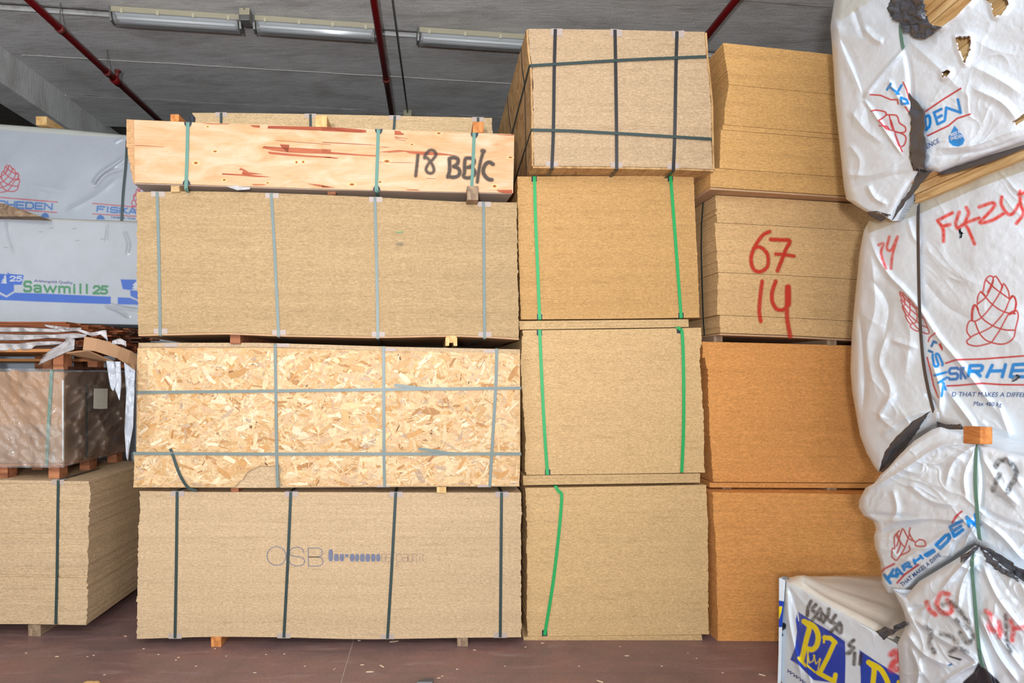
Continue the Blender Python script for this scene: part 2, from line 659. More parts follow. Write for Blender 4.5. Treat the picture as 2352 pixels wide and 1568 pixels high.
def ribbon(name, pts, nrms, width, thick, mat, parent):
    """a flat band along pts; nrms: outward direction at each point"""
    pts = [Vector(p) for p in pts]
    v, f = [], []
    for i, p in enumerate(pts):
        d = (pts[min(i + 1, len(pts) - 1)] - pts[max(i - 1, 0)]).normalized()
        n = Vector(nrms[i]).normalized()
        s = d.cross(n)
        s.normalize()
        n2 = s.cross(d).normalized()
        for (a, b) in ((-0.5, 0), (0.5, 0), (0.5, 1), (-0.5, 1)):
            v.append(tuple(p + s * width * a + n2 * thick * b))
    for i in range(len(pts) - 1):
        for k in range(4):
            k2 = (k + 1) % 4
            f.append((i * 4 + k, i * 4 + k2, (i + 1) * 4 + k2, (i + 1) * 4 + k))
    f.append((3, 2, 1, 0))
    e = (len(pts) - 1) * 4
    f.append((e, e + 1, e + 2, e + 3))
    return mesh_obj(name, v, f, mat, parent)


def patch(name, mat, plane, top, bot, off=0.01, amp=0.01, seed=0, nu=30, nv=10, thick=0.0, freq=0.05, parent=None, curl=0.0):
    """a loose piece of film between two outlines (survey pixels) lying over a plane, crumpled by amp"""
    a = resample(top, nu)
    b = resample(bot, nu)
    vv = np.linspace(0, 1, nv)[:, None, None]
    g = a[None] * (1 - vv) + b[None] * vv
    h = off + amp * (fbm(g[..., 0] * freq, g[..., 1] * freq, seed, 4) + 0.6 * np.abs(fbm(g[..., 0] * freq * 1.7, g[..., 1] * freq * 0.8, seed + 5, 3)))
    h = h + curl * np.sin(np.linspace(0, math.pi, nv))[:, None]
    P = plane.pt(g[..., 0], g[..., 1], h).reshape(-1, 3)
    idx = np.arange(nu * nv).reshape(nv, nu)
    fc = np.stack([idx[:-1, :-1], idx[1:, :-1], idx[1:, 1:], idx[:-1, 1:]], -1).reshape(-1, 4)
    o = mesh_obj(name, P, fc, mat, parent, True)
    m = o.modifiers.new('thickness', 'SOLIDIFY')
    m.thickness = thick or 0.0015
    return o


# ------------------------------------------------------------------ packs of boards


def prof(pl, v):
    pl = sorted(pl)
    return np.interp(v, [p[0] for p in pl], [p[1] for p in pl])


class Pack:
    """a strapped or loose pack of boards. top / bottom: (px, py) of the front edges; left / right: (py, px)."""

    def __init__(self, name, label, cat, plane, top, bottom, left, right, n, mat, depth, back=None, group=None, jx=1.0, jn=0.0004, seed=0,
                 part='board_edges', nx=14, steps=None, under=None, tops=None, layers=None):
        self.pl = plane
        self.top, self.bottom, self.left, self.right = top, bottom, left, right
        self.back = np.array(back if back is not None else (-plane.n[0], -plane.n[1], 0.0)) * depth
        c = self.P((prof(left, 1e9) + prof(right, 1e9)) / 2, prof([(p[0], p[1]) for p in bottom], (bottom[0][0] + bottom[-1][0]) / 2))
        c = c + self.back / 2
        self.root = empty(name, tuple(c), label, cat, group)
        r = np.random.default_rng(seed + 100)
        bounds = layers or [(0.0, 1.0)]
        for (t0, t1) in bounds:
            v, f, tone = [], [], []
            if len(bounds) > 1:
                t1 = t1 - 0.003
            m = max(1, int(round(n * (t1 - t0))))
            shade = r.normal(0, 0.18) if len(bounds) > 1 else 0.0
            drift = 0.0
            for k in range(m):
                ta = t0 + (t1 - t0) * k / m
                tb = t0 + (t1 - t0) * (k + 1) / m
                drift = 0.75 * drift + r.normal(0, jx * 0.5)
                jl, jr = drift + r.normal(0, jx * 0.45), drift * 0.6 + r.normal(0, jx * 0.45)
                if r.random() < 0.05:
                    jl -= abs(r.normal(0, jx * 1.2))
                if r.random() < 0.05:
                    jr += abs(r.normal(0, jx * 1.2))
                ym = self.yt((left[0][1] + right[0][1]) / 2, (ta + tb) / 2)
                xl = prof(left, self.yt(prof(left, ym), (ta + tb) / 2)) + jl
                xr = prof(right, self.yt(prof(right, ym), (ta + tb) / 2)) + jr
                xs = np.linspace(xl, xr, nx)
                dn = r.normal(0, jn)
                pa = plane.pt(xs, self.yt(xs, ta), dn)
                pb = plane.pt(xs, self.yt(xs, tb), dn)
                b0 = len(v)
                # rows: top front, bottom front, bottom back, top back
                # keep each board's plan outline the same at its top and bottom
                for row in (pa, pb, pb + self.back, pa + self.back):
                    v += [tuple(q) for q in row]
                for i in range(nx - 1):
                    for q in range(4):
                        q2 = (q + 1) % 4
                        f.append((b0 + q * nx + i, b0 + q2 * nx + i, b0 + q2 * nx + i + 1, b0 + q * nx + i + 1))
                f.append((b0, b0 + 3 * nx, b0 + 2 * nx, b0 + nx))
                e = nx - 1
                f.append((b0 + e, b0 + nx + e, b0 + 2 * nx + e, b0 + 3 * nx + e))
                tone += [float(np.clip(r.normal(0.6, 0.2) + shade, 0, 1))] * ((nx - 1) * 4 + 2)
            o = mesh_obj(part if len(bounds) == 1 else 'board_layer', v, f, mat, self.root, attrs={'tone': ('FLOAT', 'FACE', tone)})
            o['kind'] = 'stuff'
        if under:
            self.slab('underside_board', under, 1.002, 1.002 + 0.012)

    def P(self, px, py, off=0.0):
        return self.pl.pt(px, py, off)

    def yt(self, x, t):
        yt = np.interp(x, [p[0] for p in self.top], [p[1] for p in self.top])
        yb = np.interp(x, [p[0] for p in self.bottom], [p[1] for p in self.bottom])
        return yt + (yb - yt) * t

    def slab(self, name, mat, t0, t1, dx0=0, dx1=0, off=0.0, nx=14, depth=1.0):
        """a board of the pack between heights t0 and t1 (0 top, 1 bottom)"""
        m = MB()
        xs = np.linspace(prof(self.left, self.yt(self.left[0][1], t0)) + dx0, prof(self.right, self.yt(self.right[0][1], t0)) + dx1, nx)
        pa = self.pl.pt(xs, self.yt(xs, t0), off)
        pb = self.pl.pt(xs, self.yt(xs, t1), off)
        bk = self.back * depth
        for i in range(nx - 1):
            m.hexa([pb[i], pb[i + 1], pb[i + 1] + bk, pb[i] + bk, pa[i], pa[i + 1], pa[i + 1] + bk, pa[i] + bk])
        return m.obj(name, mat, self.root)

    def strap(self, px, mat, w=0.019, wrap_top=0.5, wrap_bot=0.5, name='strap', off=0.004, smooth=True):
        """px: points down the front face; goes on over the top and under the pack"""
        pts = smooth_line(px, 6) if (smooth and len(px) > 2) else [tuple(p) for p in resample(px, 8)]
        p3 = [self.pl.pt(p[0], p[1], off) for p in pts]
        n3 = [self.pl.n] * len(p3)
        bk = self.back / np.linalg.norm(self.back)
        up = np.array((0, 0, 1.0))
        if wrap_top:
            a = p3[0] + up * 0.004
            p3 = [a + bk * wrap_top, a + bk * 0.012] + p3
            n3 = [up, up + self.pl.n * 0.6] + n3
        if wrap_bot:
            a = p3[-1] - up * 0.004
            p3 = p3 + [a + bk * 0.012, a + bk * wrap_bot]
            n3 = n3 + [-up + self.pl.n * 0.6, -up]
        return ribbon(name, p3, n3, w, 0.0016, mat, self.root)

    def hstrap(self, px, mat, w=0.019, off=0.005, left=0.5, right=0.5, name='strap', drop=0.0):
        p3 = [self.pl.pt(p[0], p[1], off) for p in resample(px, 10)]
        n3 = [self.pl.n] * len(p3)
        bk = self.back / np.linalg.norm(self.back)
        ax = p3[-1] - p3[0]
        ax = ax / np.linalg.norm(ax)
        if left:
            a = p3[0] - ax * 0.005
            p3 = [a + bk * left - np.array((0, 0, drop)), a + bk * 0.012] + p3
            n3 = [-ax, -ax + self.pl.n * 0.6] + n3
        if right:
            a = p3[-1] + ax * 0.005
            p3 = p3 + [a + bk * 0.012, a + bk * right - np.array((0, 0, drop))]
            n3 = n3 + [ax + self.pl.n * 0.6, ax]
        return ribbon(name, p3, n3, w, 0.0016, mat, self.root)

    def guard(self, px, py, top=True, w=0.085, h=0.032, mat='guard_clear', off=0.0022, name='edge_guard', turn=0.0):
        """an angle of plastic on the edge under a strap"""
        c = self.pl.pt(px, py, off)
        bk = self.back / np.linalg.norm(self.back)
        ax = np.cross(self.pl.n, (0, 0, 1.0))
        s = -1.0 if top else 1.0
        z = np.array((0, 0, s))
        ax = ax / np.linalg.norm(ax)
        ax = ax + np.array((0, 0, turn))
        th = 0.0012
        m = MB()
        c0 = c - z * 0.003
        a = [c0 - ax * w / 2, c0 + ax * w / 2, c0 + ax * w / 2 + z * h, c0 - ax * w / 2 + z * h]
        m.hexa(a + [q + self.pl.n * th for q in a])
        a = [c0 - ax * w / 2, c0 + ax * w / 2, c0 + ax * w / 2 + bk * h * 1.4, c0 - ax * w / 2 + bk * h * 1.4]
        m.hexa(a + [q - z * th for q in a])
        return m.obj(name, M[mat], self.root)

    def decal(self, name, polys, mat, off=0.005, parent=None):
        v, f = [], []
        for p in polys:
            b = len(v)
            q = self.pl.pt([a[0] for a in p], [a[1] for a in p], off)
            v += [tuple(x) for x in q]
            f.append(tuple(range(b, b + len(p))))
        return mesh_obj(name, v, f, mat, parent or self.root)

    def strokes(self, name, lines, w, mat, off=0.004):
        """thin printed lines, w in survey pixels"""
        v, f = [], []
        for ln in lines:
            p = np.array(ln, float)
            d = np.gradient(p, axis=0)
            d /= np.linalg.norm(d, axis=1)[:, None] + 1e-9
            nn = np.stack([-d[:, 1], d[:, 0]], -1) * w / 2
            b = len(v)
            L = self.pl.pt(*(p + nn).T, off)
            R = self.pl.pt(*(p - nn).T, off)
            for i in range(len(p)):
                v += [tuple(L[i]), tuple(R[i])]
            for i in range(len(p) - 1):
                f.append((b + 2 * i, b + 2 * i + 1, b + 2 * i + 3, b + 2 * i + 2))
        return mesh_obj(name, v, f, mat, self.root)

    def spray(self, name, lines, mat, off=0.0045, step=1.6, soft=4.0, parent=None):
        """sprayed writing. lines: (points, half width px, strength)"""
        xs = [p[0] for ln in lines for p in ln[0]]
        ys = [p[1] for ln in lines for p in ln[0]]
        m = max(ln[1] for ln in lines) + soft + 3
        gx, gy = np.meshgrid(np.arange(min(xs) - m, max(xs) + m, step), np.arange(min(ys) - m, max(ys) + m, step))
        a = np.zeros_like(gx)
        for pts, hw, st in lines:
            d = poly_dist(gx, gy, smooth_line(pts, 6) if len(pts) > 2 else pts)
            a = np.maximum(a, st * np.clip((hw + soft / 2 - d) / soft, 0, 1))
        nv, nu = gx.shape
        idx = np.arange(nu * nv).reshape(nv, nu)
        fc = np.stack([idx[:-1, :-1], idx[1:, :-1], idx[1:, 1:], idx[:-1, 1:]], -1).reshape(-1, 4)
        fa = a.ravel()
        fc = fc[(fa[fc] > 0).any(1)]
        used = np.unique(fc)
        re = np.zeros(nu * nv, int)
        re[used] = np.arange(len(used))
        P = self.pl.pt(gx.ravel()[used], gy.ravel()[used], off)
        return mesh_obj(name, P, re[fc], mat, parent or self.root, attrs={'ink': ('FLOAT', 'POINT', fa[used])})


def batten(px0, px1, py_top, py_bot, Y, mat, label, length=1.1, notch=None, shift=0.0, name='timber_batten', group=None, proud=0.0):
    """a squared timber lying front to back, seen from its end"""
    a = at(px0, py_bot, Y)
    b = at(px1, py_top, Y)
    m = MB()
    y0 = Y - proud
    if notch:
        w = b[0] - a[0]
        h = b[2] - a[2]
        poly = [(0.0, 0), (0.3, 0), (0.33, 0.3), (0.67, 0.3), (0.7, 0), (1.0, 0.0), (1.0, 0.72), (0.93, 0.9), (0.78, 1.0), (0.22, 1.0), (0.07, 0.9), (0, 0.72)]
        pl = [(a[0] + w * u, y0, a[2] + h * v) for u, v in poly]
        m.prism(pl, (shift, length, 0))
        o = m.obj(name, mat)
    else:
        m.hexa([(a[0], y0, a[2]), (b[0], y0, a[2]), (b[0] + shift, y0 + length, a[2]), (a[0] + shift, y0 + length, a[2]),
                (a[0], y0, b[2]), (b[0], y0, b[2]), (b[0] + shift, y0 + length, b[2]), (a[0] + shift, y0 + length, b[2])])
        o = m.obj(name, mat, bevel=0.003)
    return tag(o, label, 'batten', group)

# ------------------------------------------------------------------ the setting
m = MB()
m.box((-9, -6, -0.25), (7.5, 10.6, -0.004))
floor = m.obj('floor', M['joint'])
tag(floor, kind='structure')
bx = [-9, -4.62, -0.532, 3.55, 7.5]
by = [-6, -0.45, 3.63, 7.7, 10.6]
for i in range(4):
    for j in range(4):
        m = MB()
        g = 0.003
        m.box((bx[i] + g, by[j] + g, -0.004), (bx[i + 1] - g, by[j + 1] - g, 0.0))
        m.obj('floor_slab', M['floor'], floor)

m = MB()
m.box((-9, -6, 5.40), (7.5, 10.6, 5.6))
ceiling = m.obj('ceiling', M['concrete_dark'])  # dark joints; past the beam the dark colour stands in for shade
tag(ceiling, kind='structure')
SK = 0.122
lines = [-5.0, -4.0, -3.05, -2.1, -1.15, -0.2, 0.75, 1.7, 2.65, 3.6, 4.55, 5.5, 6.47, 7.40, 8.41, 9.4]
for i in range(len(lines) - 1):
    a, b = lines[i], lines[i + 1]
    ga = 0.05 if abs(a - 6.47) < 0.01 else 0.008
    gb = 0.05 if abs(b - 6.47) < 0.01 else 0.008
    z0 = 5.35 + (0.0, 0.006, -0.004, 0.008)[i % 4]
    xs = (-4.72, 7.5)
    c = []
    for z in (z0, 5.40):
        c += [(xs[0], a + ga + SK * xs[0], z), (xs[1], a + ga + SK * xs[1], z), (xs[1], b - gb + SK * xs[1], z), (xs[0], b - gb + SK * xs[0], z)]
    m = MB()
    m.hexa(c)
    m.obj('concrete_panel', M['concrete'], ceiling)
# mortar squeezed out along the joints, ragged
for (jy, w, x0, x1, z) in ((7.40, 0.016, -4.6, 6.0, 5.346), (6.41, 0.03, -4.7, 6.0, 5.352), (6.53, 0.02, -4.7, 6.0, 5.354), (8.41, 0.010, -4.7, 6.0, 5.354)):
    v, f = [], []
    n = 260
    for k in range(n + 1):
        x = x0 + (x1 - x0) * k / n
        ww = w * max(0.1, 0.6 + 0.7 * float(vnoise(np.array(x * 5.0), np.array(jy), 3)) + 0.4 * float(vnoise(np.array(x * 23.0), np.array(jy), 9)))
        yy = jy + SK * x + 0.006 * float(vnoise(np.array(x * 3.0), np.array(jy), 5))
        v += [(x, yy - ww / 2, z), (x, yy, z - 0.008), (x, yy + ww / 2, z)]
    for k in range(n):
        b = 3 * k
        f += [(b, b + 1, b + 4, b + 3), (b + 1, b + 2, b + 5, b + 4)]
    mesh_obj('mortar_bead', v, f, M['mortar'] if abs(jy - 7.4) < 0.01 else M['wall'], ceiling)
m = MB()
m.box((-5.12, -6, 4.965), (-4.72, 10.6, 5.40))
tag(m.obj('ceiling_beam', M['concrete'], bevel=0.02), kind='structure')
for nm, lo, hi in (('wall_back', (-9, 10.6, 0), (7.5, 10.8, 5.4)), ('wall_left', (-9.2, -6, 0), (-9, 10.6, 5.4)), ('wall_right', (7.5, -6, 0), (7.7, 10.6, 5.4))):
    m = MB()
    m.box(lo, hi)
    tag(m.obj(nm, M['wall']), kind='structure')

# ------------------------------------------------------------------ main row: plane of each pack's front
PA = Plane.front(315, 3.985, 1197, 3.985)
PB = Plane.front(307, 3.95, 1195, 3.985)
PC = Plane.front(313, 3.87, 1190, 4.03)
PD = Plane.front(307, 3.84, 1180, 4.02)

# A: bottom pack
A = Pack('osb_pack', 'strapped pale board pack on the floor, printed with blue letters', 'board pack', PA,
         [(314, 1127), (500, 1130), (700, 1130), (950, 1131), (1200, 1131)], [(310, 1467), (402, 1464), (495, 1461.5), (650, 1463), (830, 1468), (960, 1466), (1062, 1464), (1200, 1463)],
         [(1127, 322), (1160, 320), (1300, 317), (1400, 315), (1467, 314)], [(1127, 1197), (1300, 1197), (1467, 1197)], 52, M['osb_a'], 1.25, seed=1)
for pts in ([(407, 1129), (405, 1290), (402, 1465)], [(668, 1130), (661, 1290), (652, 1464)], [(909, 1131), (900, 1300), (890, 1466)], [(1152, 1131), (1150.5, 1300), (1149, 1463)]):
    A.strap(pts, M['strap_dark'])
    A.guard(pts[0][0] + 1, pts[0][1])
    A.guard(pts[-1][0], pts[-1][1], False)
# OSB krono span print (survey pixels)


def zc(x, y):
    return (540 + x / 4.523, 1200 + y / 4.525)


def arc(cx, cy, rx, ry, a0, a1, n=20):
    return [zc(cx + rx * math.cos(math.radians(a0 + (a1 - a0) * k / n)), cy + ry * math.sin(math.radians(a0 + (a1 - a0) * k / n))) for k in range(n + 1)]


big = [arc(430, 346, 98, 98, 0, 360, 40),
       smooth_line([zc(*p) for p in ((714, 314), (700, 275), (640, 254), (580, 275), (566, 315), (590, 345), (640, 352), (700, 365), (722, 400), (700, 438), (645, 450), (585, 435), (560, 395))], 5),
       [zc(758, 262), zc(760, 356), zc(762, 450)], [zc(758, 262), zc(800, 262), zc(860, 264)] + arc(860, 310, 46, 46, -90, 90, 12) + [zc(760, 356)],
       [zc(760, 356), zc(860, 356)] + arc(866, 403, 48, 46, -90, 90, 12) + [zc(762, 450)]]
A.strokes('printed_letters', big, 1.5, M['blue_tape'])
blocks = []
for x0, x1, y0, y1 in ((970, 1016, 280, 402), (1028, 1076, 326, 402), (1086, 1132, 326, 402), (1142, 1178, 326, 360), (1192, 1240, 326, 404), (1246, 1288, 326, 404),
                       (1298, 1346, 326, 406), (1354, 1402, 326, 406), (1412, 1458, 326, 404), (1466, 1508, 326, 404)):
    nr = 4 if y1 - y0 > 90 else 3
    for k in range(nr):
        ya, yb = y0 + (y1 - y0) * k / nr, y0 + (y1 - y0) * (k + 0.9) / nr
        c = 7 if k in (0, nr - 1) else 0
        blocks.append([zc(x0 + (c if k == 0 else 0), ya), zc(x1 - (c if k == 0 else 0), ya), zc(x1 - (c if k == nr - 1 else 0), yb), zc(x0 + (c if k == nr - 1 else 0), yb)])
A.decal('printed_bold_letters', blocks, M['blue_tape'])
thin = []


def rr(x0, y0, x1, y1, r=12):
    return [zc(x0 + r, y0), zc(x1 - r, y0), zc(x1, y0 + r), zc(x1, y1 - r), zc(x1 - r, y1), zc(x0 + r, y1), zc(x0, y1 - r), zc(x0, y0 + r), zc(x0 + r, y0)]


thin += [rr(1522, 324, 1566, 404), [zc(1540, 356), zc(1560, 356)], [zc(1540, 372), zc(1566, 372)], [zc(1618, 326), zc(1580, 326), zc(1572, 345), zc(1580, 360), zc(1612, 364), zc(1618, 385), zc(1606, 404), zc(1574, 404)],
         [zc(1640, 324), zc(1640, 450), zc(1678, 450), zc(1678, 404)], rr(1678, 324, 1730, 404), [zc(1748, 326), zc(1780, 324), zc(1792, 340), zc(1792, 404)], rr(1744, 356, 1792, 404),
         [zc(1802, 404), zc(1802, 326), zc(1838, 326), zc(1838, 404), zc(1802, 404)], [zc(1848, 404), zc(1848, 326), zc(1870, 326)], [zc(1884, 404), zc(1884, 326), zc(1940, 326), zc(1952, 345), zc(1952, 404)], [zc(1918, 404), zc(1918, 345)]]
A.strokes('printed_outline_letters', thin, 0.8, M['ink_thin'])

# B: pack with strand-faced cover boards standing against its front
B = Pack('osb_pack', 'board pack with strand-faced cover boards and crossed straps, second from the floor', 'board pack', PB,
         [(318, 789), (600, 789), (900, 798), (1194, 804)], [(305, 1119), (600, 1120), (900, 1118), (1196, 1117)],
         [(788, 318), (900, 315), (1040, 314), (1041, 308), (1119, 307)], [(800, 1194), (1119, 1193)], 50, M['osb_a'], 1.25, seed=2, jx=0.7)


def cover(pk, name, poly, off, th):
    m = MB()
    p = pk.pl.pt([q[0] for q in poly], [q[1] for q in poly], off + th)
    m.prism([tuple(q) for q in p], -pk.pl.n * th)
    return m.obj(name, M['osb_face'], pk.root)


up_poly = [(316, 799), (600, 798), (900, 805), (1194, 811), (1195, 900), (1195, 1041), (313, 1040), (314, 950), (313, 870)]
lo_poly = [(308, 1043), (800, 1044), (1195, 1043), (1194, 1090), (1192, 1116), (900, 1116), (653, 1118), (646, 1108), (643, 1090), (648, 1078), (640, 1066), (622, 1070), (600, 1069), (580, 1076), (566, 1086), (558, 1100), (548, 1107), (540, 1118), (420, 1119), (306, 1119), (309, 1090)]
CB = [cover(B, 'cover_board', up_poly, 0.003, 0.012), cover(B, 'cover_board', lo_poly, 0.005, 0.012)]
# strands pressed into the cover boards
pal = [(220, 182, 136), (208, 164, 112), (224, 193, 150), (198, 148, 92), (232, 208, 172), (182, 132, 82), (214, 172, 128), (168, 116, 74), (206, 170, 132), (132, 90, 58), (222, 186, 138), (188, 158, 130)]
wts = np.array([5, 5, 6, 3, 3.4, 1.3, 5, 0.9, 3, 0.45, 6, 1.6])
wts = wts / wts.sum()
lay = 0
for poly, off, cnt, cb in ((up_poly, 0.0155, 6200, CB[0]), (lo_poly, 0.0175, 2000, CB[1])):
    v, f, cols = [], [], []
    xs = [p[0] for p in poly]
    ys = [p[1] for p in poly]
    made = 0
    while made < cnt:
        x, y = random.uniform(min(xs), max(xs)), random.uniform(min(ys), max(ys))
        L = random.choice((6, 9, 12, 16, 22, 30, 40)) * random.uniform(0.7, 1.2)
        W = max(1.6, L * random.uniform(0.10, 0.42))
        if random.random() < 0.3:
            W = random.uniform(1.0, 2.4)
        an = random.gauss(0, 0.75) if random.random() < 0.75 else random.uniform(-1.6, 1.6)
        ca, sa = math.cos(an), math.sin(an)
        loc = [(-L / 2, -W / 2 * random.uniform(0.3, 1)), (-L / 6, -W / 2 * random.uniform(0.7, 1.1)), (L / 5, -W / 2 * random.uniform(0.7, 1.1)), (L / 2, -W / 2 * random.uniform(0.2, 1)),
               (L / 2 * random.uniform(0.8, 1.05), W / 2 * random.uniform(0.2, 1)), (L / 6, W / 2 * random.uniform(0.7, 1.1)), (-L / 5, W / 2 * random.uniform(0.7, 1.1)), (-L / 2 * random.uniform(0.8, 1.05), W / 2 * random.uniform(0.3, 1))]
        pts = [(x + a * ca - b * sa, y + a * sa + b * ca) for a, b in loc]
        if not in_poly(np.array([p[0] for p in pts]), np.array([p[1] for p in pts]), poly).all():
            made += 0.2
            continue
        made += 1
        lay += 1
        q = B.P(np.array([p[0] for p in pts]), np.array([p[1] for p in pts]), off + 0.0012 * made / cnt + random.uniform(0, 0.0006))
        b = len(v)
        v += [tuple(s) for s in q]
        f.append(tuple(range(b, b + 8)))
        k = rng.choice(len(pal), p=wts)
        if L > 20 and k in (7, 9):
            k = 1
        cc = np.array(lin(pal[k])) * random.uniform(0.9, 1.06)
        cols += [tuple(cc) + (1,)]
    o = mesh_obj('wood_strands', v, f, M['osb_strand'], cb, attrs={'flake': ('FLOAT_COLOR', 'FACE', cols)})
    o['kind'] = 'stuff'
B.slab('top_board', M['osb_a'], -0.006, 0.022, off=0.014)
for pts in ([(632, 790), (633.5, 900), (635.5, 1042), (638, 1118)], [(881, 796), (881.5, 900), (882, 1042), (883.5, 1117)], [(1141, 801), (1139, 880), (1132, 1000), (1125, 1117)]):
    B.strap(pts, M['strap_grey'], off=0.022)
B.hstrap([(312, 901), (600, 898), (900, 894), (1196, 891)], M['strap_grey'], off=0.025)
B.hstrap([(306, 1041), (600, 1042.5), (900, 1042), (1196, 1042)], M['strap_grey'], off=0.025)


def tail(pk, pts, mat, offs, name='strap_tail', w=0.018):
    s = smooth_line(pts, 6)
    of = np.interp(np.linspace(0, 1, len(s)), np.linspace(0, 1, len(offs)), offs)
    p3 = [pk.pl.pt(q[0], q[1], o) for q, o in zip(s, of)]
    return ribbon(name, p3, [pk.pl.n] * len(p3), w, 0.0015, mat, pk.root)


tail(B, [(906, 884), (940, 888), (975, 892), (1004, 893.5)], M['strap_grey'], (0.034, 0.03, 0.028, 0.027))
tail(B, [(961, 1030), (990, 1034), (1020, 1039), (1046, 1043)], M['strap_grey'], (0.04, 0.034, 0.029, 0.027))
tail(B, [(391, 1030), (398, 1048), (406, 1072), (416, 1096), (432, 1119), (452, 1127)], M['strap_dark'], (0.02, 0.028, 0.034, 0.036, 0.03, 0.026))
for gx, gy in ((392, 789), (649, 789), (895, 799), (1126, 803)):
    B.guard(gx, gy + 1, off=0.017, h=0.02)
B.guard(880, 1117, False, off=0.019, h=0.012)
B.guard(1112, 1117, False, off=0.019, h=0.014)

# C
C = Pack('osb_pack', 'warm pale board pack with four plain straps, directly under the plywood', 'board pack', PC,
         [(313, 441), (430, 439), (560, 441), (760, 448), (900, 455), (1050, 463), (1192, 465)], [(317, 767), (440, 764), (530, 763), (640, 768), (870, 772), (960, 770), (1035, 768), (1115, 771), (1192, 776)],
         [(440, 314), (520, 314), (640, 315), (700, 317), (766, 318)], [(463, 1187), (600, 1188), (700, 1191), (776, 1192)], 50, M['osb_c'], 1.25, seed=3, under=M['underside'])
for pts in ([(361, 440.5), (365, 600), (368, 770)], [(623, 444), (632, 600), (640, 773)], [(861, 453), (865, 600), (868, 777)], [(1110.5, 464), (1111.5, 600), (1113, 777)]):
    C.strap(pts, M['strap_grey'], wrap_bot=0.8)
    C.guard(pts[0][0] + 2, pts[0][1] + 0.5)
    C.guard(pts[-1][0] + 1, pts[-1][1] - 5, False)
C.decal('stain_mark', [[(908, 532), (926, 531), (927, 534), (910, 535)]], plain('green_mark', (120, 150, 110), 0.8, 0.1))
C.spray('stain_mark', [([(912, 561), (924, 560)], 3, 0.5)], M['smudge'])

# D plywood
D = Pack('plywood_pack', 'knotty plywood pack with black sprayed lettering and torn reddish veneer', 'plywood pack', PD,
         [(289, 274), (430, 280), (700, 291), (1182, 308)], [(300, 420), (430, 424), (700, 433), (1182, 444)],
         [(272, 290), (330, 291), (350, 293), (375, 297), (400, 303), (420, 308)], [(308, 1176), (444, 1176)], 16, M['ply_edge'], 1.25, seed=4, jx=1.0, under=M['film_under'], part='plywood_edges')
m = MB()
poly = [(308, 276), (430, 281), (600, 286), (760, 293), (900, 298), (1020, 303), (1181, 309), (1180, 380), (1178.5, 443), (900, 438), (700, 432), (500, 425.5), (430, 423), (310, 419)]
p = PD.pt([q[0] for q in poly], [q[1] for q in poly], 0.012)
m.prism([tuple(q) for q in p], -PD.n * 0.010)
FB = m.obj('face_board', M['ply_face'], D.root)


def zd1(x, y):
    return (280 + x / 4.9, 250 + y / 4.9)


def zd2(x, y):
    return (740 + x / 4.9, 250 + y / 4.9)


red = [[zd1(*p) for p in ((1645, 190), (1800, 192), (2352, 205), (2352, 246), (2000, 236), (1800, 226), (1640, 220))], [zd2(*p) for p in ((-5, 203), (200, 210), (490, 236), (500, 262), (440, 268), (200, 256), (-5, 246))],
       [zd1(*p) for p in ((1440, 182), (1550, 186), (1552, 212), (1480, 206))],
       [zd1(*p) for p in ((880, 158), (1050, 166), (1200, 166), (1210, 172), (1000, 172))],
       [zd1(*p) for p in ((1575, 440), (1600, 420), (1780, 432), (1890, 436), (2000, 440), (2352, 460), (2352, 506), (2050, 498), (1860, 488), (1700, 468))],
       [zd1(*p) for p in ((1775, 398), (1885, 404), (1880, 436), (1870, 490), (1800, 436))],
       [zd1(*p) for p in ((1640, 480), (1800, 494), (2060, 520), (2352, 540), (2352, 552), (2080, 540), (1850, 526), (1660, 506))],
       [zd2(*p) for p in ((-5, 448), (60, 455), (108, 460), (60, 480), (200, 492), (420, 510), (600, 520), (605, 535), (380, 524), (150, 510), (-5, 500))],
       [zd2(*p) for p in ((-5, 533), (100, 540), (190, 552), (160, 560), (60, 552), (-5, 545))],
       [zd1(*p) for p in ((1125, 724), (1350, 735), (1360, 690), (1320, 690), (1330, 660), (1380, 680), (1430, 712), (1590, 732), (1440, 740), (1680, 764), (1540, 768), (1350, 752), (1130, 738))],
       [zd1(*p) for p in ((1460, 846), (1600, 848), (1620, 858), (1480, 858))], [zd1(*p) for p in ((2080, 838), (2230, 852), (2345, 880), (2330, 888), (2230, 876))],
       [zd2(*p) for p in ((-5, 858), (60, 868), (150, 888), (-5, 884))],
       [zd2(*p) for p in ((815, 244), (880, 250), (890, 265), (920, 280), (915, 292), (815, 290))],
       [zd2(*p) for p in ((815, 310), (960, 334), (970, 338), (820, 318))], [zd2(*p) for p in ((745, 336), (940, 354), (940, 359))], [zd2(*p) for p in ((812, 324), (900, 336), (830, 334))],
       [zd2(*p) for p in ((640, 482), (870, 462), (1000, 474), (1230, 484), (1380, 500), (1540, 528), (1380, 522), (1100, 516), (980, 498), (930, 480), (760, 492))],
       [zd2(*p) for p in ((1960, 912), (2140, 908), (2140, 952), (2060, 950), (1985, 932))], [zd2(*p) for p in ((930, 908), (1060, 906), (1115, 918), (960, 914))],
       [zd2(*p) for p in ((1880, 282), (2155, 290), (2155, 300), (2000, 292))], [zd2(*p) for p in ((1170, 778), (1280, 786), (1280, 790), (1170, 783))],
       [zd2(*p) for p in ((0, 372), (400, 392), (600, 406), (600, 410), (300, 394), (0, 378))], [zd2(*p) for p in ((640, 424), (780, 430), (700, 434))],
       [zd2(*p) for p in ((640, 596), (1000, 602), (1060, 606), (900, 606), (640, 600))], [zd1(*p) for p in ((145, 405), (470, 426), (470, 430), (145, 411))], [zd1(*p) for p in ((1725, 350), (2352, 400), (2352, 404), (1725, 355))]]
for poly in red:
    D.decal('torn_veneer', [poly], M['veneer_red'], 0.0140, FB)
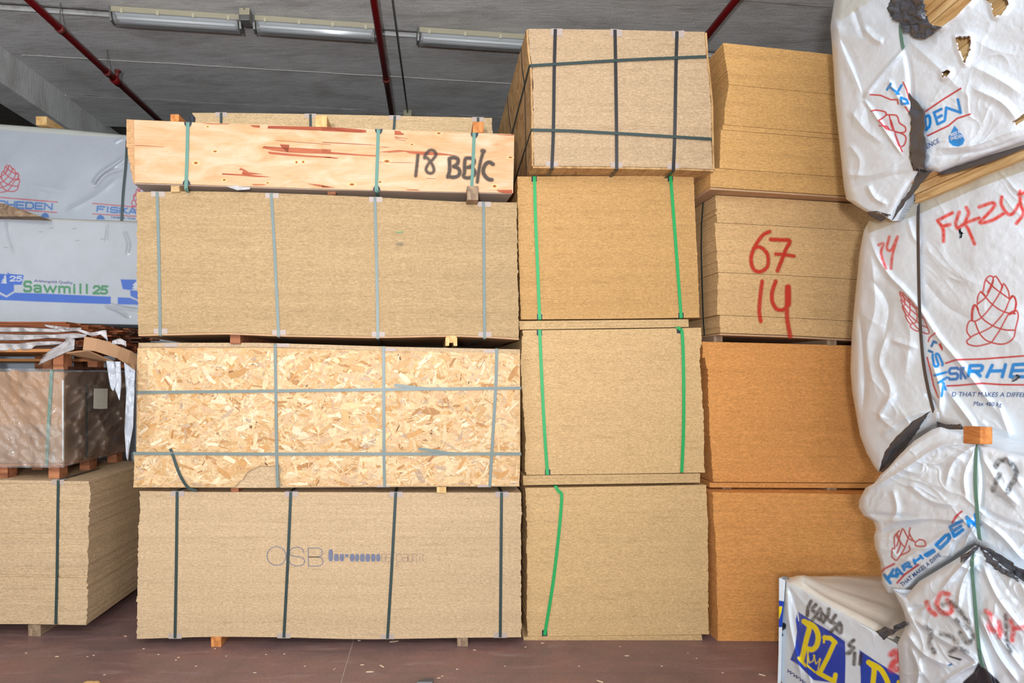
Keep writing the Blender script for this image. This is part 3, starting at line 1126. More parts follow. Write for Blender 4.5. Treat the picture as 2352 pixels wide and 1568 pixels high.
for (x, y), r, e in ((zd1(832, 608), 6.5, 0.8), (zd1(1152, 798), 5.5, 0.75), (zd1(1640, 832), 4.5, 0.6), (zd1(965, 200), 3.5, 0.8), (zd1(1048, 478), 6, 0.6), (zd2(728, 588), 8, 0.7), (zd2(1010, 400), 5, 0.55),
                     (zd2(1312, 274), 6.5, 0.6), (zd2(2118, 545), 7, 0.5), (zd2(335, 850), 8, 0.6), (zd2(1940, 870), 6, 0.9), (zd2(650, 822), 5, 0.7), (zd1(1965, 600), 3.5, 1.4), (zd1(2040, 596), 4, 1.1), (zd2(1180, 715), 4, 0.6)):
    kv, kf, kc = [], [], []
    for ring, (fr, cc) in enumerate(((1.0, (240, 205, 152)), (0.8, (214, 160, 96)), (0.55, (176, 112, 62)), (0.3, (126, 70, 40)))):
        b = len(kv)
        for k in range(14):
            w = 2 * math.pi * k / 14
            q = PD.pt(x + r * fr * 1.25 * math.cos(w), y + r * fr * e * math.sin(w), 0.0126 + 0.0003 * ring)
            kv.append(tuple(q))
        kf.append(tuple(range(b, b + 14)))
        kc.append(lin(cc) + (1,))
    mesh_obj('knot', kv, kf, M['knot'], FB, attrs={'knot': ('FLOAT_COLOR', 'FACE', kc)})


def zl(x, y):
    return (900 + x / 7.84, 340 + y / 7.843)


def zls(*p):
    return [zl(*q) for q in p]


D.spray('sprayed_lettering', [
    (zls((470, 130), (452, 300), (430, 500)), 3.6, 0.85),
    (zls((590, 180), (600, 130), (680, 40), (760, 50), (795, 120), (740, 200), (660, 280), (615, 380), (650, 440), (720, 450), (760, 390), (720, 280), (650, 190), (600, 160)), 3.4, 0.8),
    (zls((1010, 520), (1040, 400), (1040, 250), (1040, 190), (1120, 170), (1190, 200), (1180, 280), (1120, 330)), 4.2, 0.9),
    (zls((1110, 330), (1190, 360), (1225, 430), (1190, 500), (1100, 525), (1010, 500)), 4.2, 0.9),
    (zls((1410, 180), (1330, 190), (1310, 300), (1310, 430), (1290, 500), (1340, 535), (1440, 520), (1500, 440), (1440, 350), (1350, 350)), 4.0, 0.9),
    (zls((1400, 180), (1480, 210), (1470, 290), (1370, 350)), 3.8, 0.85),
    (zls((1645, 70), (1600, 230), (1560, 450), (1540, 610)), 3.6, 0.9), (zls((1630, 50), (1660, 55)), 4.8, 0.8),
    (zls((1820, 290), (1760, 255), (1690, 290), (1645, 400), (1670, 490), (1740, 560), (1800, 570)), 4.4, 0.9)], M['spray_black'], 0.0150, 1.3, 3.4, FB)
for pts in ([(431.5, 281), (430, 350), (427.5, 426), (428.5, 436)], [(869, 297), (867, 360), (864.5, 432), (866, 438)], [(1089, 305), (1087, 360), (1083, 438), (1083, 442)]):
    D.strap(pts, M['strap_teal'], w=0.021, off=0.016, wrap_bot=0.9)
for gx, gy, tp in ((431.5, 280, True), (870, 296, True), (1090, 305, True), (428, 424, False), (865, 438, False)):
    # rounded dark pad on the edge
    c = [(gx - 9, gy), (gx - 8, gy + (6 if tp else -6)), (gx - 4.5, gy + (11 if tp else -11)), (gx + 4.5, gy + (11 if tp else -11)), (gx + 8, gy + (6 if tp else -6)), (gx + 9, gy)]
    m = MB()
    m.prism([tuple(q) for q in PD.pt([q[0] for q in c], [q[1] for q in c], 0.0155)], -PD.n * 0.003)
    m.obj('edge_pad', M['guard_dark'], D.root)
# curled pad standing up behind the first strap
m = MB()
m.tube([PD.pt(443, 283, -0.05), PD.pt(442, 272, -0.06), PD.pt(441, 264, -0.09)], [0.012, 0.02, 0.006], 8)
m.obj('edge_pad', M['guard_dark'], D.root)
patch('torn_film', M['film_milky'], PD, [(515, 425), (545, 425), (577, 426.5)], [(525, 430), (545, 437), (574, 435)], 0.006, 0.006, 5, 16, 6, parent=D.root)

# E pack lying on the plywood
PE = Plane.front(441, 4.5, 1133, 4.55)
E = Pack('osb_pack', 'thin pale pack topmost on the main pile, three dark straps, behind timber ends', 'board pack', PE,
         [(436, 259), (560, 259.5), (720, 262), (905, 266), (1136, 271)], [(436, 334), (700, 336), (1136, 340)], [(259, 441), (300, 443), (334, 443)], [(270, 1129), (340, 1134)], 14, M['osb_far'], 1.2, seed=5)
for pts in ([(508, 259), (508, 333)], [(713, 262), (714, 335)], [(907, 266), (902, 337)], [(1098, 270), (1098, 338)]):
    E.strap(pts, M['strap_dark'], smooth=False)
    E.guard(*pts[0])

# battens of the main pile
batten(484, 508, 1462, 1485.5, 3.98, M['batten'], 'orange-brown squared timber end under the lettered pack on the floor', proud=0.0)
batten(1050, 1075, 1464, 1484.5, 3.985, M['batten_grey'], 'film-wrapped grey timber end under the lettered pack, near the green-strapped pile', proud=0.0)
batten(530, 548, 1120, 1131, 3.99, M['pallet'], 'small reddish spacer between the printed pack and the strand-faced pack', 1.0)
batten(1003, 1025, 1118, 1131.5, 3.96, M['batten_pale'], 'pale spacer end beneath the strand-faced cover boards')
batten(528, 552, 765, 790, 3.93, M['pallet'], 'brown timber spacer under the four-strap pack, beside its dark shadow gap', shift=0.0)
batten(1023, 1050, 770.5, 794, 3.98, M['batten_pale'], 'pale grooved spacer with a notch, above the strand-faced cover boards', notch=True, proud=0.01)
batten(392, 412, 422, 440.5, 3.87, M['batten_chip'], 'rough chipboard spacer end under the plywood pack')
batten(752, 771, 434, 447, 3.97, M['pallet'], 'half-hidden brown spacer under the middle of the plywood pack')
batten(1072, 1098, 430, 462, 3.93, M['batten_grey'], 'weathered block jutting out under the plywood beside the slash mark', proud=0.03)
batten(391, 411, 262, 279, 3.88, M['batten'], 'orange timber end on top of the plywood, by the bent dark pad', 0.5)
batten(724, 751, 265.5, 292, 3.96, M['batten_pale'], 'pale planed timber end on top of the plywood, midway along', 0.5)
batten(1086, 1111, 279, 304.5, 4.02, M['batten'], 'square orange timber end on top of the plywood above the slash', 0.5)

# ------------------------------------------------------------------ column with green straps
DM = 4.085
PM = Plane.front(1200, DM, 1620, DM)
M1 = Pack('chipboard_pack', 'straw chipboard pack on the floor with a single leaning green strap', 'board pack', PM,
          [(1190, 1120.5), (1300, 1119), (1480, 1116), (1640, 1113)], [(1190, 1461), (1400, 1459), (1640, 1456)],
          [(1120, 1207), (1180, 1209), (1300, 1210), (1461, 1211)], [(1113, 1622), (1200, 1625), (1300, 1626), (1457, 1628)], 50, M['chip_p'], 2.45, seed=11)
M1.strap([(1276, 1117), (1283, 1128), (1290, 1141), (1284, 1220), (1270, 1340), (1251, 1458)], M['strap_green'], w=0.021, wrap_top=0.25, wrap_bot=0.3, off=0.006)
m = MB()
q = PM.pt([1245, 1257, 1257, 1245], [1447, 1447, 1460, 1460], 0.004)
m.prism([tuple(s) for s in q], -PM.n * 0.003)
m.obj('edge_pad', M['guard_dark'], M1.root)


def spacer(name, label, x0a, x0b, x1a, x1b, y0, y1, mat, Y=DM - 0.004, depth=2.3, n=2):
    r = empty(name, tuple(at((x0a + x1a) / 2, (y1[0] + y1[1]) / 2, Y + depth / 2)), label, 'board')
    for k in range(n):
        m = MB()
        ta, tb = k / n, (k + 0.97) / n
        def e(t, i): return y0[i] + (y1[i] - y0[i]) * t
        c = [at(x0a + (x0b - x0a) * tb, e(tb, 0), Y), at(x1a + (x1b - x1a) * tb, e(tb, 1), Y), None, None, at(x0a + (x0b - x0a) * ta, e(ta, 0), Y), at(x1a + (x1b - x1a) * ta, e(ta, 1), Y), None, None]
        bk = np.array((0, depth, 0))
        c[2], c[3], c[6], c[7] = c[1] + bk, c[0] + bk, c[5] + bk, c[4] + bk
        m.hexa(c)
        o = m.obj('board', mat, r)
    return r


spacer('spacer_board', 'thin base boards under the lowest green-strapped pack, on the floor', 1202, 1203, 1612, 1613, (1462, 1458), (1474.5, 1471), M['chip_p'])
spacer('spacer_board', 'spacer boards below the two-strap straw pack, above the leaning strap', 1201, 1202, 1608, 1608, (1092, 1087), (1114, 1108), M['chip_p'], n=3)
M2 = Pack('chipboard_pack', 'straw chipboard pack with two green straps, ragged right side', 'board pack', PM,
          [(1185, 758.5), (1400, 756), (1630, 752)], [(1190, 1090.5), (1400, 1088), (1640, 1084.5)],
          [(758, 1202), (800, 1198), (830, 1196), (880, 1199), (950, 1203), (1000, 1206), (1090, 1207)], [(752, 1611), (790, 1611), (800, 1608), (830, 1607), (880, 1611), (960, 1616), (1085, 1618)], 50, M['chip_p'], 2.45, seed=12, jx=1.0)
M2.strap([(1239.5, 757.5), (1244, 860), (1250, 980), (1257.5, 1090)], M['strap_green'], w=0.021, off=0.006)
M2.strap([(1556, 752), (1562, 756), (1567, 768), (1570, 850), (1570, 980), (1566, 1084)], M['strap_green'], w=0.021, off=0.012, wrap_top=0.2)
spacer('spacer_board', 'wide spacer boards under the yellow two-strap pack', 1192, 1194, 1581, 1582, (737, 733), (757, 751), M['chip_p'], n=3)
M3 = Pack('chipboard_pack', 'yellow chipboard pack with two green straps, below the black-strapped pack', 'board pack', PM,
          [(1180, 405.5), (1400, 404), (1610, 403.5)], [(1190, 733.5), (1400, 732), (1615, 729)],
          [(405, 1188), (500, 1190), (600, 1192), (733, 1197)], [(403, 1593), (500, 1597), (600, 1602), (730, 1607)], 50, M['chip_y'], 2.45, seed=13, jx=0.5)
M3.strap([(1227.5, 405), (1230, 500), (1235, 620), (1239.5, 733)], M['strap_green'], w=0.021, off=0.006)
M3.strap([(1540, 404), (1546, 480), (1555, 600), (1564.5, 729.5)], M['strap_green'], w=0.021, off=0.006)
for pk, gx, gy, tp in ((M2, 1239, 758, 1), (M2, 1258, 1090, 0), (M2, 1561, 753, 1), (M3, 1227, 405, 1), (M3, 1540, 404, 1), (M3, 1239.5, 733, 0), (M3, 1564.5, 730, 0)):
    m = MB()
    hh = 12 if tp else -12
    q = PM.pt([gx - 6, gx + 6, gx + 6, gx - 6], [gy, gy, gy + hh, gy + hh], 0.004)
    m.prism([tuple(s) for s in q], -PM.n * 0.003)
    m.obj('edge_pad', M['guard_dark'], pk.root)

PT = Plane.front(1213, 3.95, 1620, 3.955)
M4 = Pack('osb_pack', 'topmost pack of its pile, crossed black straps and cover boards at its sides', 'board pack', PT,
          [(1200, 66), (1400, 68), (1560, 72), (1640, 73.5)], [(1210, 380.5), (1400, 382), (1560, 385), (1645, 389)],
          [(66, 1214), (120, 1217), (160, 1223), (250, 1225), (380, 1227)], [(72, 1619), (127, 1622), (180, 1628), (240, 1633), (300, 1634), (389, 1636)], 50, M['osb_top'], 2.45, seed=14)
# side cover boards, following the pack's sides
for nm, sgn, prf in (('side_board', -1, [(66, 1213), (120, 1216), (160, 1222), (250, 1224), (381, 1226)]), ('side_board', 1, [(73, 1619.5), (127, 1622.5), (180, 1628.5), (240, 1634), (300, 1635), (389, 1637)])):
    v, f = [], []
    for (y, x) in prf:
        for dx, bk in ((0, 0), (sgn * 4.2, 0), (sgn * 4.2, 1), (0, 1)):
            v.append(tuple(PT.pt(x + dx, y + (2 if y < 80 else 0), 0.004) + M4.back * 0.985 * bk))
    for i in range(len(prf) - 1):
        for k in range(4):
            k2 = (k + 1) % 4
            f.append((i * 4 + k, i * 4 + k2, i * 4 + 4 + k2, i * 4 + 4 + k))
    f += [(0, 1, 2, 3), tuple(range(len(v) - 1, len(v) - 5, -1))]
    mesh_obj(nm, v, f, M['osb_face_dim'], M4.root)
M4.slab('bottom_board', M['osb_face_dim'], 1.003, 1.016, -3, 3, 0.0)
for pts in ([(1275.5, 67), (1273, 160), (1271, 300), (1267.5, 387)], [(1412.5, 68.5), (1414, 150), (1416, 300), (1416.5, 389)], [(1555, 72), (1552.5, 160), (1550, 300), (1546.5, 392)]):
    M4.strap(pts, M['strap_black'], w=0.021, wrap_bot=1.3, off=0.006)
    M4.guard(pts[0][0] + 3, pts[0][1], h=0.045, w=0.075, turn=random.uniform(-.1, .1))
    M4.guard(pts[-1][0], pts[-1][1] - 6, False, h=0.032, w=0.075, turn=random.uniform(-.1, .1))
M4.hstrap([(1218, 151), (1300, 146), (1450, 137), (1622, 130)], M['strap_dark'], off=0.010, left=1.9, right=0.6, drop=0.22)
M4.hstrap([(1222, 298.5), (1300, 300), (1450, 308), (1635, 319.5)], M['strap_dark'], off=0.010, left=1.9, right=0.6, drop=0.22)

# the long straps also show on its side, running down at three places
for dp in (0.22, 0.95, 1.75):
    sdl = np.array((-1.0, 0, 0))
    bkm = M4.back / np.linalg.norm(M4.back)
    pp = [PT.pt(x - 4.6, y, 0.0) + bkm * dp for y, x in ((68, 1213), (120, 1216), (160, 1222), (250, 1224), (384, 1226))]
    ribbon('strap', pp, [sdl] * len(pp), 0.021, 0.002, M['strap_black'], M4.root)

# ------------------------------------------------------------------ pile of loose packs beside it
PR1 = Plane.front(1649, 4.07, 2075, 4.06)
PR2 = Plane.front(1620, 4.17, 2050, 4.22)
PR3 = Plane.front(1650, 4.10, 2050, 4.24)
PR4 = Plane.front(1661, 4.0, 2050, 4.17)
R1 = Pack('chipboard_pack', 'dark orange-brown chipboard stack standing on the floor beside blue-logo wrap', 'board pack', PR1,
          [(1600, 1130), (1800, 1132), (2120, 1137)], [(1640, 1473), (2120, 1472)], [(1130, 1637), (1250, 1643), (1350, 1647), (1473, 1649)], [(1130, 2070), (1473, 2076)], 52, M['chip_b'], 2.4, seed=21, back=(0, 1, 0))
R2 = Pack('chipboard_pack', 'orange-brown chipboard stack under the one with red sprayed numbers', 'board pack', PR2,
          [(1600, 784), (1800, 789), (2120, 798)], [(1600, 1106), (2120, 1109)], [(784, 1614), (820, 1615), (822, 1621), (843, 1622), (845, 1624), (1010, 1632), (1106, 1638)], [(790, 2050), (1110, 2056)], 52, M['chip_b'], 2.4, seed=22, back=(0, 1, 0))
R2.slab('base_board', M['chip_b'], 1.006, 1.04, -8, 0, 0.004)
R3 = Pack('chipboard_pack', 'dull brown chipboard stack sprayed with red numbers', 'board pack', PR3,
          [(1600, 446), (1800, 457), (2120, 478)], [(1600, 763), (1800, 770), (2120, 787)],
          [(448, 1643), (512, 1647), (513, 1641.5), (560, 1645), (627, 1649), (628, 1649), (722, 1648), (723, 1653), (764, 1653)], [(470, 2050), (790, 2056)], 50, M['chip_g'], 2.4, seed=23, back=(0, 1, 0),
          under=M['underside'], layers=[(0, 0.2), (0.2, 0.56), (0.56, 0.87), (0.87, 1.0)])


def zr(x, y):
    return (1560 + x / 3.92, 420 + y / 3.92)


def zrs(*p):
    return [zr(*q) for q in p]


R3.spray('sprayed_number', [
    (zrs((815, 438), (760, 465), (700, 540), (655, 640), (650, 720), (680, 785), (740, 795), (795, 750), (800, 660), (765, 600), (715, 575), (670, 590)), 4.2, 0.9),
    (zrs((825, 508), (910, 512), (995, 522), (960, 600), (925, 690), (885, 790)), 4.4, 0.9), (zrs((870, 640), (950, 645), (1035, 658)), 4.0, 0.85),
    (zrs((748, 885), (735, 980), (725, 1080), (722, 1160), (735, 1245)), 4.4, 0.85),
    (zrs((870, 885), (838, 980), (840, 1070), (880, 1135), (940, 1140), (980, 1090)), 4.4, 0.88), (zrs((978, 940), (975, 1040), (970, 1140), (975, 1240), (1000, 1380)), 5.0, 0.8), (zrs((980, 940), (980, 1090)), 7.0, 0.9)],
    M['spray_red'], 0.006, 1.4, 3.6)
# thin strap round the side of the pack
bk = R3.back / np.linalg.norm(R3.back)
sd = np.array((-1, -0.03, 0))
p3 = [PR3.pt(1649, y, 0.0) + sd * 0.028 + bk * d for y, d in ((449, 0.16), (500, 0.185), (560, 0.19), (620, 0.18), (720, 0.16), (766, 0.14))]
ribbon('strap', p3, [sd] * len(p3), 0.016, 0.002, M['strap_dark'], R3.root)
R4 = Pack('chipboard_pack', 'golden unstrapped chipboard stack with stepped layers, top of its pile', 'board pack', PR4,
          [(1600, 92), (1800, 113), (2120, 148)], [(1600, 428), (1800, 441), (2120, 463)],
          [(100, 1661), (130, 1665), (164, 1671), (192, 1674), (210, 1672), (248, 1665), (288, 1663), (296, 1656), (385, 1653), (388, 1632), (430, 1631)], [(110, 2050), (460, 2056)], 44, M['chip_t'], 2.4, seed=24, back=(0, 1, 0),
          under=M['underside'], layers=[(0, 0.285), (0.285, 0.565), (0.565, 0.60), (0.60, 0.867), (0.867, 1.0)], jx=0.4)
batten(1604, 1622, 452, 464, 4.3, M['batten_pale'], 'tiny pale spacer end between the golden and the numbered stacks', 1.0)
batten(1640, 1660, 768, 785, 4.2, M['batten_grey'], 'dark spacer in the gap beneath the numbered stack', 1.0)
batten(1900, 1922, 780, 793, 4.2, M['batten_grey'], 'second dark spacer in the gap beneath the numbered stack', 1.0)
batten(1660, 1680, 1118, 1131, 4.2, M['batten_grey'], 'dark spacer between the two orange-brown stacks', 1.0)
batten(1900, 1922, 1120, 1135, 4.2, M['batten_grey'], 'second dark spacer between the two orange-brown stacks', 1.0)
batten(1780, 1800, 441, 456, 4.2, M['batten_grey'], 'dark spacer beneath the golden stepped stack', 1.0)

# ------------------------------------------------------------------ lettering drawn as strokes (unit cell, y down)
GLYPH = {
    'F': [[(0, 1), (0, 0), (1, 0)], [(0, .52), (.8, .52)]],
    'I': [[(.5, 0), (.5, 1)]],
    'S': [[(.97, .12), (.85, 0), (.15, 0), (0, .14), (0, .36), (.15, .5), (.85, .5), (1, .64), (1, .86), (.85, 1), (.12, 1), (0, .88)]],
    'K': [[(0, 0), (0, 1)], [(1, 0), (.06, .55)], [(.35, .38), (1, 1)]],
    'A': [[(0, 1), (.42, 0), (.58, 0), (1, 1)], [(.2, .68), (.8, .68)]],
    'R': [[(0, 1), (0, 0), (.85, 0), (1, .12), (1, .42), (.85, .56), (0, .56)], [(.5, .56), (1, 1)]],
    'H': [[(0, 0), (0, 1)], [(1, 0), (1, 1)], [(0, .5), (1, .5)]],
    'E': [[(1, 0), (0, 0), (0, 1), (1, 1)], [(0, .5), (.85, .5)]],
    'D': [[(0, 0), (0, 1), (.75, 1), (1, .75), (1, .25), (.75, 0), (0, 0)]],
    'N': [[(0, 1), (0, 0), (1, 1), (1, 0)]],
    'a': [[(.05, .42), (.3, .36), (.8, .38), (.95, .5), (.95, 1)], [(.95, .66), (.2, .66), (.02, .82), (.2, 1), (.7, 1), (.95, .88)]],
    'w': [[(0, .36), (.25, 1), (.5, .42), (.75, 1), (1, .36)]],
    'm': [[(0, 1), (0, .38), (.4, .38), (.5, .5), (.5, 1)], [(.5, .45), (.6, .38), (.9, .38), (1, .5), (1, 1)]],
    'i': [[(.5, .38), (.5, 1)], [(.5, .1), (.5, .16)]],
    'l': [[(.5, 0), (.5, 1)]],
    '2': [[(.02, .25), (.2, .02), (.75, .02), (.98, .22), (.9, .45), (.05, .98), (1, .98)]],
    '5': [[(.95, .02), (.12, .02), (.06, .45), (.7, .42), (.98, .62), (.95, .86), (.7, .98), (.15, .98), (0, .86)]],
}


def glyph_lines(text, tl, tr, bl, br, gap=0.28, widths=None):
    """place the letters of text in a four-cornered field"""
    tl, tr, bl, br = [np.array(p, float) for p in (tl, tr, bl, br)]
    ws = [(0.3 if ch in 'Il' and not widths else 0.3 if ch in 'i' else 1.0) if not widths else widths.get(ch, 1.0) for ch in text]
    tot = sum(ws) + gap * (len(text) - 1)
    u = 0
    out = []
    for ch, w in zip(text, ws):
        for ln in GLYPH.get(ch, []):
            pts = []
            for (a, b) in ln:
                q = (u + a * w) / tot
                top = tl + (tr - tl) * q
                bot = bl + (br - bl) * q
                pts.append(tuple(top + (bot - top) * b))
            out.append(pts)
        u += w + gap
    return out


def cone_lines():
    """the fir cone emblem, unit square"""
    z3 = lambda x, y: (1930 + x / 3.732, 340 + y / 3.732)
    z4 = lambda x, y: (1930 + x / 3.267, 640 + y / 3.267)
    L3 = [((1225, 1225), (1245, 1130), (1285, 1095), (1310, 1115), (1295, 1170), (1262, 1235)), ((1310, 1112), (1335, 1100), (1375, 1160), (1390, 1195)), ((1372, 1240), (1388, 1180), (1405, 1165), (1440, 1225), (1450, 1290)),
          ((1452, 1290), (1480, 1265), (1505, 1320), (1490, 1412)), ((1175, 1340), (1178, 1280), (1205, 1230), (1240, 1262)), ((1132, 1480), (1138, 1390), (1160, 1345), (1185, 1385)),
          ((1250, 1130), (1330, 1205), (1450, 1292)), ((1205, 1230), (1310, 1345), (1410, 1405), (1500, 1420))]
    L4 = [((975, 435), (950, 395), (955, 345), (975, 315), (1010, 320)), ((985, 310), (985, 250), (1000, 200), (1020, 200), (1030, 215)), ((948, 465), (1000, 425), (1060, 400), (1110, 375), (1150, 345), (1230, 250), (1270, 160), (1300, 130)),
          ((948, 465), (960, 490), (1020, 505), (1090, 492), (1135, 478)), ((1135, 478), (1190, 490), (1245, 484), (1295, 450), (1312, 400), (1308, 385)), ((1270, 270), (1305, 250), (1325, 240), (1335, 290), (1312, 385)),
          ((1010, 320), (1040, 400), (1085, 455), (1135, 478)), ((1020, 205), (1060, 290), (1140, 350), (1230, 382), (1310, 385)), ((1010, 320), (1060, 290), (1130, 210), (1200, 100), (1220, 50)), ((1135, 478), (1200, 380), (1260, 270), (1310, 235)),
          ((1270, 160), (1285, 130), (1310, 140), (1322, 190), (1310, 240)), ((1030, 190), (1090, 140), (1130, 70), (1150, 10))]
    out = [smooth_line([z3(*p) for p in l], 5) for l in L3] + [smooth_line([z4(*p) for p in l], 5) for l in L4]
    x0, y0, x1, y1 = 2219, 632, 2341, 796
    return [[((a - x0) / (x1 - x0), (b - y0) / (y1 - y0)) for a, b in l] for l in out]


CONE = cone_lines()


def cone_at(o, ex, ey):
    o, ex, ey = np.array(o, float), np.array(ex, float), np.array(ey, float)
    return [[tuple(o + ex * a + ey * b) for a, b in l] for l in CONE]


class Bag:
    """a wrapped pack: a sheet of printed film over the front plane of the pack, with folds, closed at the back"""

    def __init__(self, name, label, plane, top, bottom, left, right=None, step=2.2, folds=(), bulge=0.02, crumple=(0.006, 40, 0.0, 1.0), seed=0, mat='bag', edge=28, edge_r=0.03,
                 depth=0.6, depth_b=None, base=(222, 230, 238), cat='timber pack', holes=(), group=None, fine=0.0025, root=None, part='wrap', edges=('t', 'b', 'l'), soft=0.01):
        self.plane = plane
        self.folds, self.seed, self.cr = folds, seed, crumple
        self.fine, self.soft = fine, soft
        top, bottom = np.array(top, float), np.array(bottom, float)
        w = np.ptp(top[:, 0])
        nu = max(12, int(w / step))
        nv = max(12, int((np.abs(left[-1][1] - left[0][1])) / step))
        T, B_ = resample(top, nu), resample(bottom, nu)       # left -> right
        L = resample(left, nv)                                # top -> bottom
        R = resample(right if right is not None else [tuple(top[-1]), tuple(bottom[-1])], nv)
        u = np.linspace(0, 1, nu)[None, :, None]
        v_ = np.linspace(0, 1, nv)[:, None, None]
        G = (T[None] * (1 - v_) + B_[None] * v_ + L[:, None] * (1 - u) + R[:, None] * u
             - ((1 - u) * (1 - v_) * T[0] + u * (1 - v_) * T[-1] + (1 - u) * v_ * B_[0] + u * v_ * B_[-1]))
        gx, gy = G[..., 0], G[..., 1]
        h = self.h(gx, gy)
        # rounded borders
        dd = np.full(gx.shape, 1e9)
        if 't' in edges:
            dd = np.minimum(dd, np.hypot(gx - T[None, :, 0], gy - T[None, :, 1]))
        if 'b' in edges:
            dd = np.minimum(dd, np.hypot(gx - B_[None, :, 0], gy - B_[None, :, 1]))
        if 'l' in edges:
            dd = np.minimum(dd, np.hypot(gx - L[:, None, 0], gy - L[:, None, 1]))
        e = np.clip(dd / edge, 0, 1)
        h = h * np.clip(dd / (edge * 0.5), 0.25, 1) - edge_r * (1 - np.sqrt(np.clip(1 - (1 - e) ** 2, 0, 1)))
        bb = np.minimum.reduce([(gx - gx.min()) / max(np.ptp(gx), 1), (gy - gy.min()) / max(np.ptp(gy), 1)])
        mx = (gx - gx.min()) / np.ptp(gx)
        my = (gy - gy.min()) / np.ptp(gy)
        h = h + bulge * np.sin(np.pi * np.clip(my, 0, 1)) * np.clip(1.2 * mx, 0, 1) ** 0.5
        self.gx, self.gy = gx, gy
        self.G = (gx, gy, h)
        P = plane.pt(gx, gy, h)
        self.Pgrid = P
        idx = np.arange(nu * nv).reshape(nv, nu)
        fc = np.stack([idx[:-1, :-1], idx[1:, :-1], idx[1:, 1:], idx[:-1, 1:]], -1).reshape(-1, 4)
        V = P.reshape(-1, 3)
        if holes:
            fx = gx.ravel()[fc].mean(1)
            fy = gy.ravel()[fc].mean(1)
            keep = np.ones(len(fc), bool)
            jit = 3.0 * vnoise(fx / 5, fy / 5, 3) + 1.5 * vnoise(fx / 2.2, fy / 2.2, 4)
            for hp in holes:
                keep &= ~in_poly(fx + jit, fy - jit, hp)
            fc = fc[keep]
        # skirts: top, bottom and far end go back into the pack
        vs, fs = [V], [fc]
        n0 = len(V)
        for side, ids in (('t', idx[0]), ('b', idx[-1][::-1]), ('l', idx[:, 0][::-1])):
            prev = ids
            for k, (dp, sh) in enumerate(((0.02, 0.002), (0.08, 0.004), ((depth_b or depth) if side == 'b' else depth, 0.004))):
                q = V[ids] - plane.n * dp
                if side == 't' and abs(plane.n[2]) < 0.5:
                    q = q - np.array((0, 0, min(dp, 0.02) * 0.5))
                vs.append(q)
                cur = np.arange(n0, n0 + len(ids))
                n0 += len(ids)
                fs.append(np.stack([prev[:-1], cur[:-1], cur[1:], prev[1:]], -1)[:, ::-1])
                prev = cur
        # right end just goes straight back
        V = np.concatenate(vs)
        FC = np.concatenate(fs)
        self.col = np.tile(np.array(lin(base)), (n0, 1))
        self.npts = nu * nv
        if root is None:
            lo, hi = V.min(0), V.max(0)
            root = empty(name, ((lo[0] + hi[0]) / 2, (lo[1] + hi[1]) / 2, lo[2]), label, cat, group)
        self.root = root
        self.V, self.FC, self.mat, self.part = V, FC, mat, part

    def h(self, x, y):
        amp, size, ang, an = self.cr
        ca, sa = math.cos(ang), math.sin(ang)
        xx, yy = (x * ca + y * sa) / size * an, (-x * sa + y * ca) / size
        s = self.seed
        wx = xx + 0.7 * fbm(xx * 0.7, yy * 0.7, s + 40, 3)
        wy = yy + 0.7 * fbm(xx * 0.7 + 5, yy * 0.7, s + 41, 3)
        r = 1 - np.abs(fbm(wx, wy, s, 2))                       # sharp creases
        r2 = 1 - np.abs(fbm(wx * 1.9 + 3, wy * 1.9, s + 7, 2))
        msk = np.clip(0.55 + 0.9 * fbm(x / 90, y / 90, s + 60, 2), 0.08, 1.2)
        h = amp * msk * (r ** 4 + 0.35 * r2 ** 4) + self.soft * fbm(x / 120, y / 120, s + 3, 2) + self.fine * fbm(x / 16, y / 16, s + 5, 3)
        for f in self.folds:
            pts, a, w = f[0], f[1], f[2]
            if len(pts) > 2:
                pts = smooth_line(pts, 5)
            best = np.full(np.shape(x), 1e9)
            tt = np.zeros(np.shape(x))
            n = len(pts) - 1
            for i in range(n):
                d, t_ = seg_dist(x, y, pts[i][0], pts[i][1], pts[i + 1][0], pts[i + 1][1])
                m_ = d < best
                best = np.where(m_, d, best)
                tt = np.where(m_, (i + t_) / n, tt)
            k = np.clip(1 - best / w, 0, 1)
            k = k * k * (1.6 - 0.6 * k)
            tp = np.clip(np.minimum(tt / 0.12, (1 - tt) / 0.2), 0.0, 1) if len(f) < 4 else 1.0
            h = h + a * k * tp
        return h

    # -- printing
    def ink(self, lines, hw, color, soft=1.9, strength=1.0, grain=0.0):
        c = np.array(lin(color))
        x, y = self.gx.ravel(), self.gy.ravel()
        a = np.zeros(len(x))
        for ln in lines:
            xs = [p[0] for p in ln]
            ys = [p[1] for p in ln]
            w = hw + soft + 1
            m_ = (x > min(xs) - w) & (x < max(xs) + w) & (y > min(ys) - w) & (y < max(ys) + w)
            if m_.any():
                d = poly_dist(x[m_], y[m_], ln)
                a[m_] = np.maximum(a[m_], np.clip((hw + soft / 2 - d) / soft, 0, 1))
        if grain:
            a = a * np.clip(1 - grain * (0.5 + fbm(x / 6, y / 6, 77, 3)), 0, 1)
        a = (a * strength)[:, None]
        self.col[:self.npts] = self.col[:self.npts] * (1 - a) + c * a

    def fill(self, poly, color, soft=1.8, strength=1.0, rag=0.0):
        c = np.array(lin(color))
        x, y = self.gx.ravel(), self.gy.ravel()
        if rag:
            x = x + rag * fbm(x / 12, y / 12, 5, 3)
            y = y + rag * fbm(x / 12, y / 12, 6, 3)
        d = poly_dist(x, y, list(poly) + [poly[0]])
        ins = in_poly(x, y, poly)
        a = np.clip(0.5 + np.where(ins, d, -d) / max(soft, 0.01), 0, 1)[:, None] * strength
        self.col[:self.npts] = self.col[:self.npts] * (1 - a) + c * a

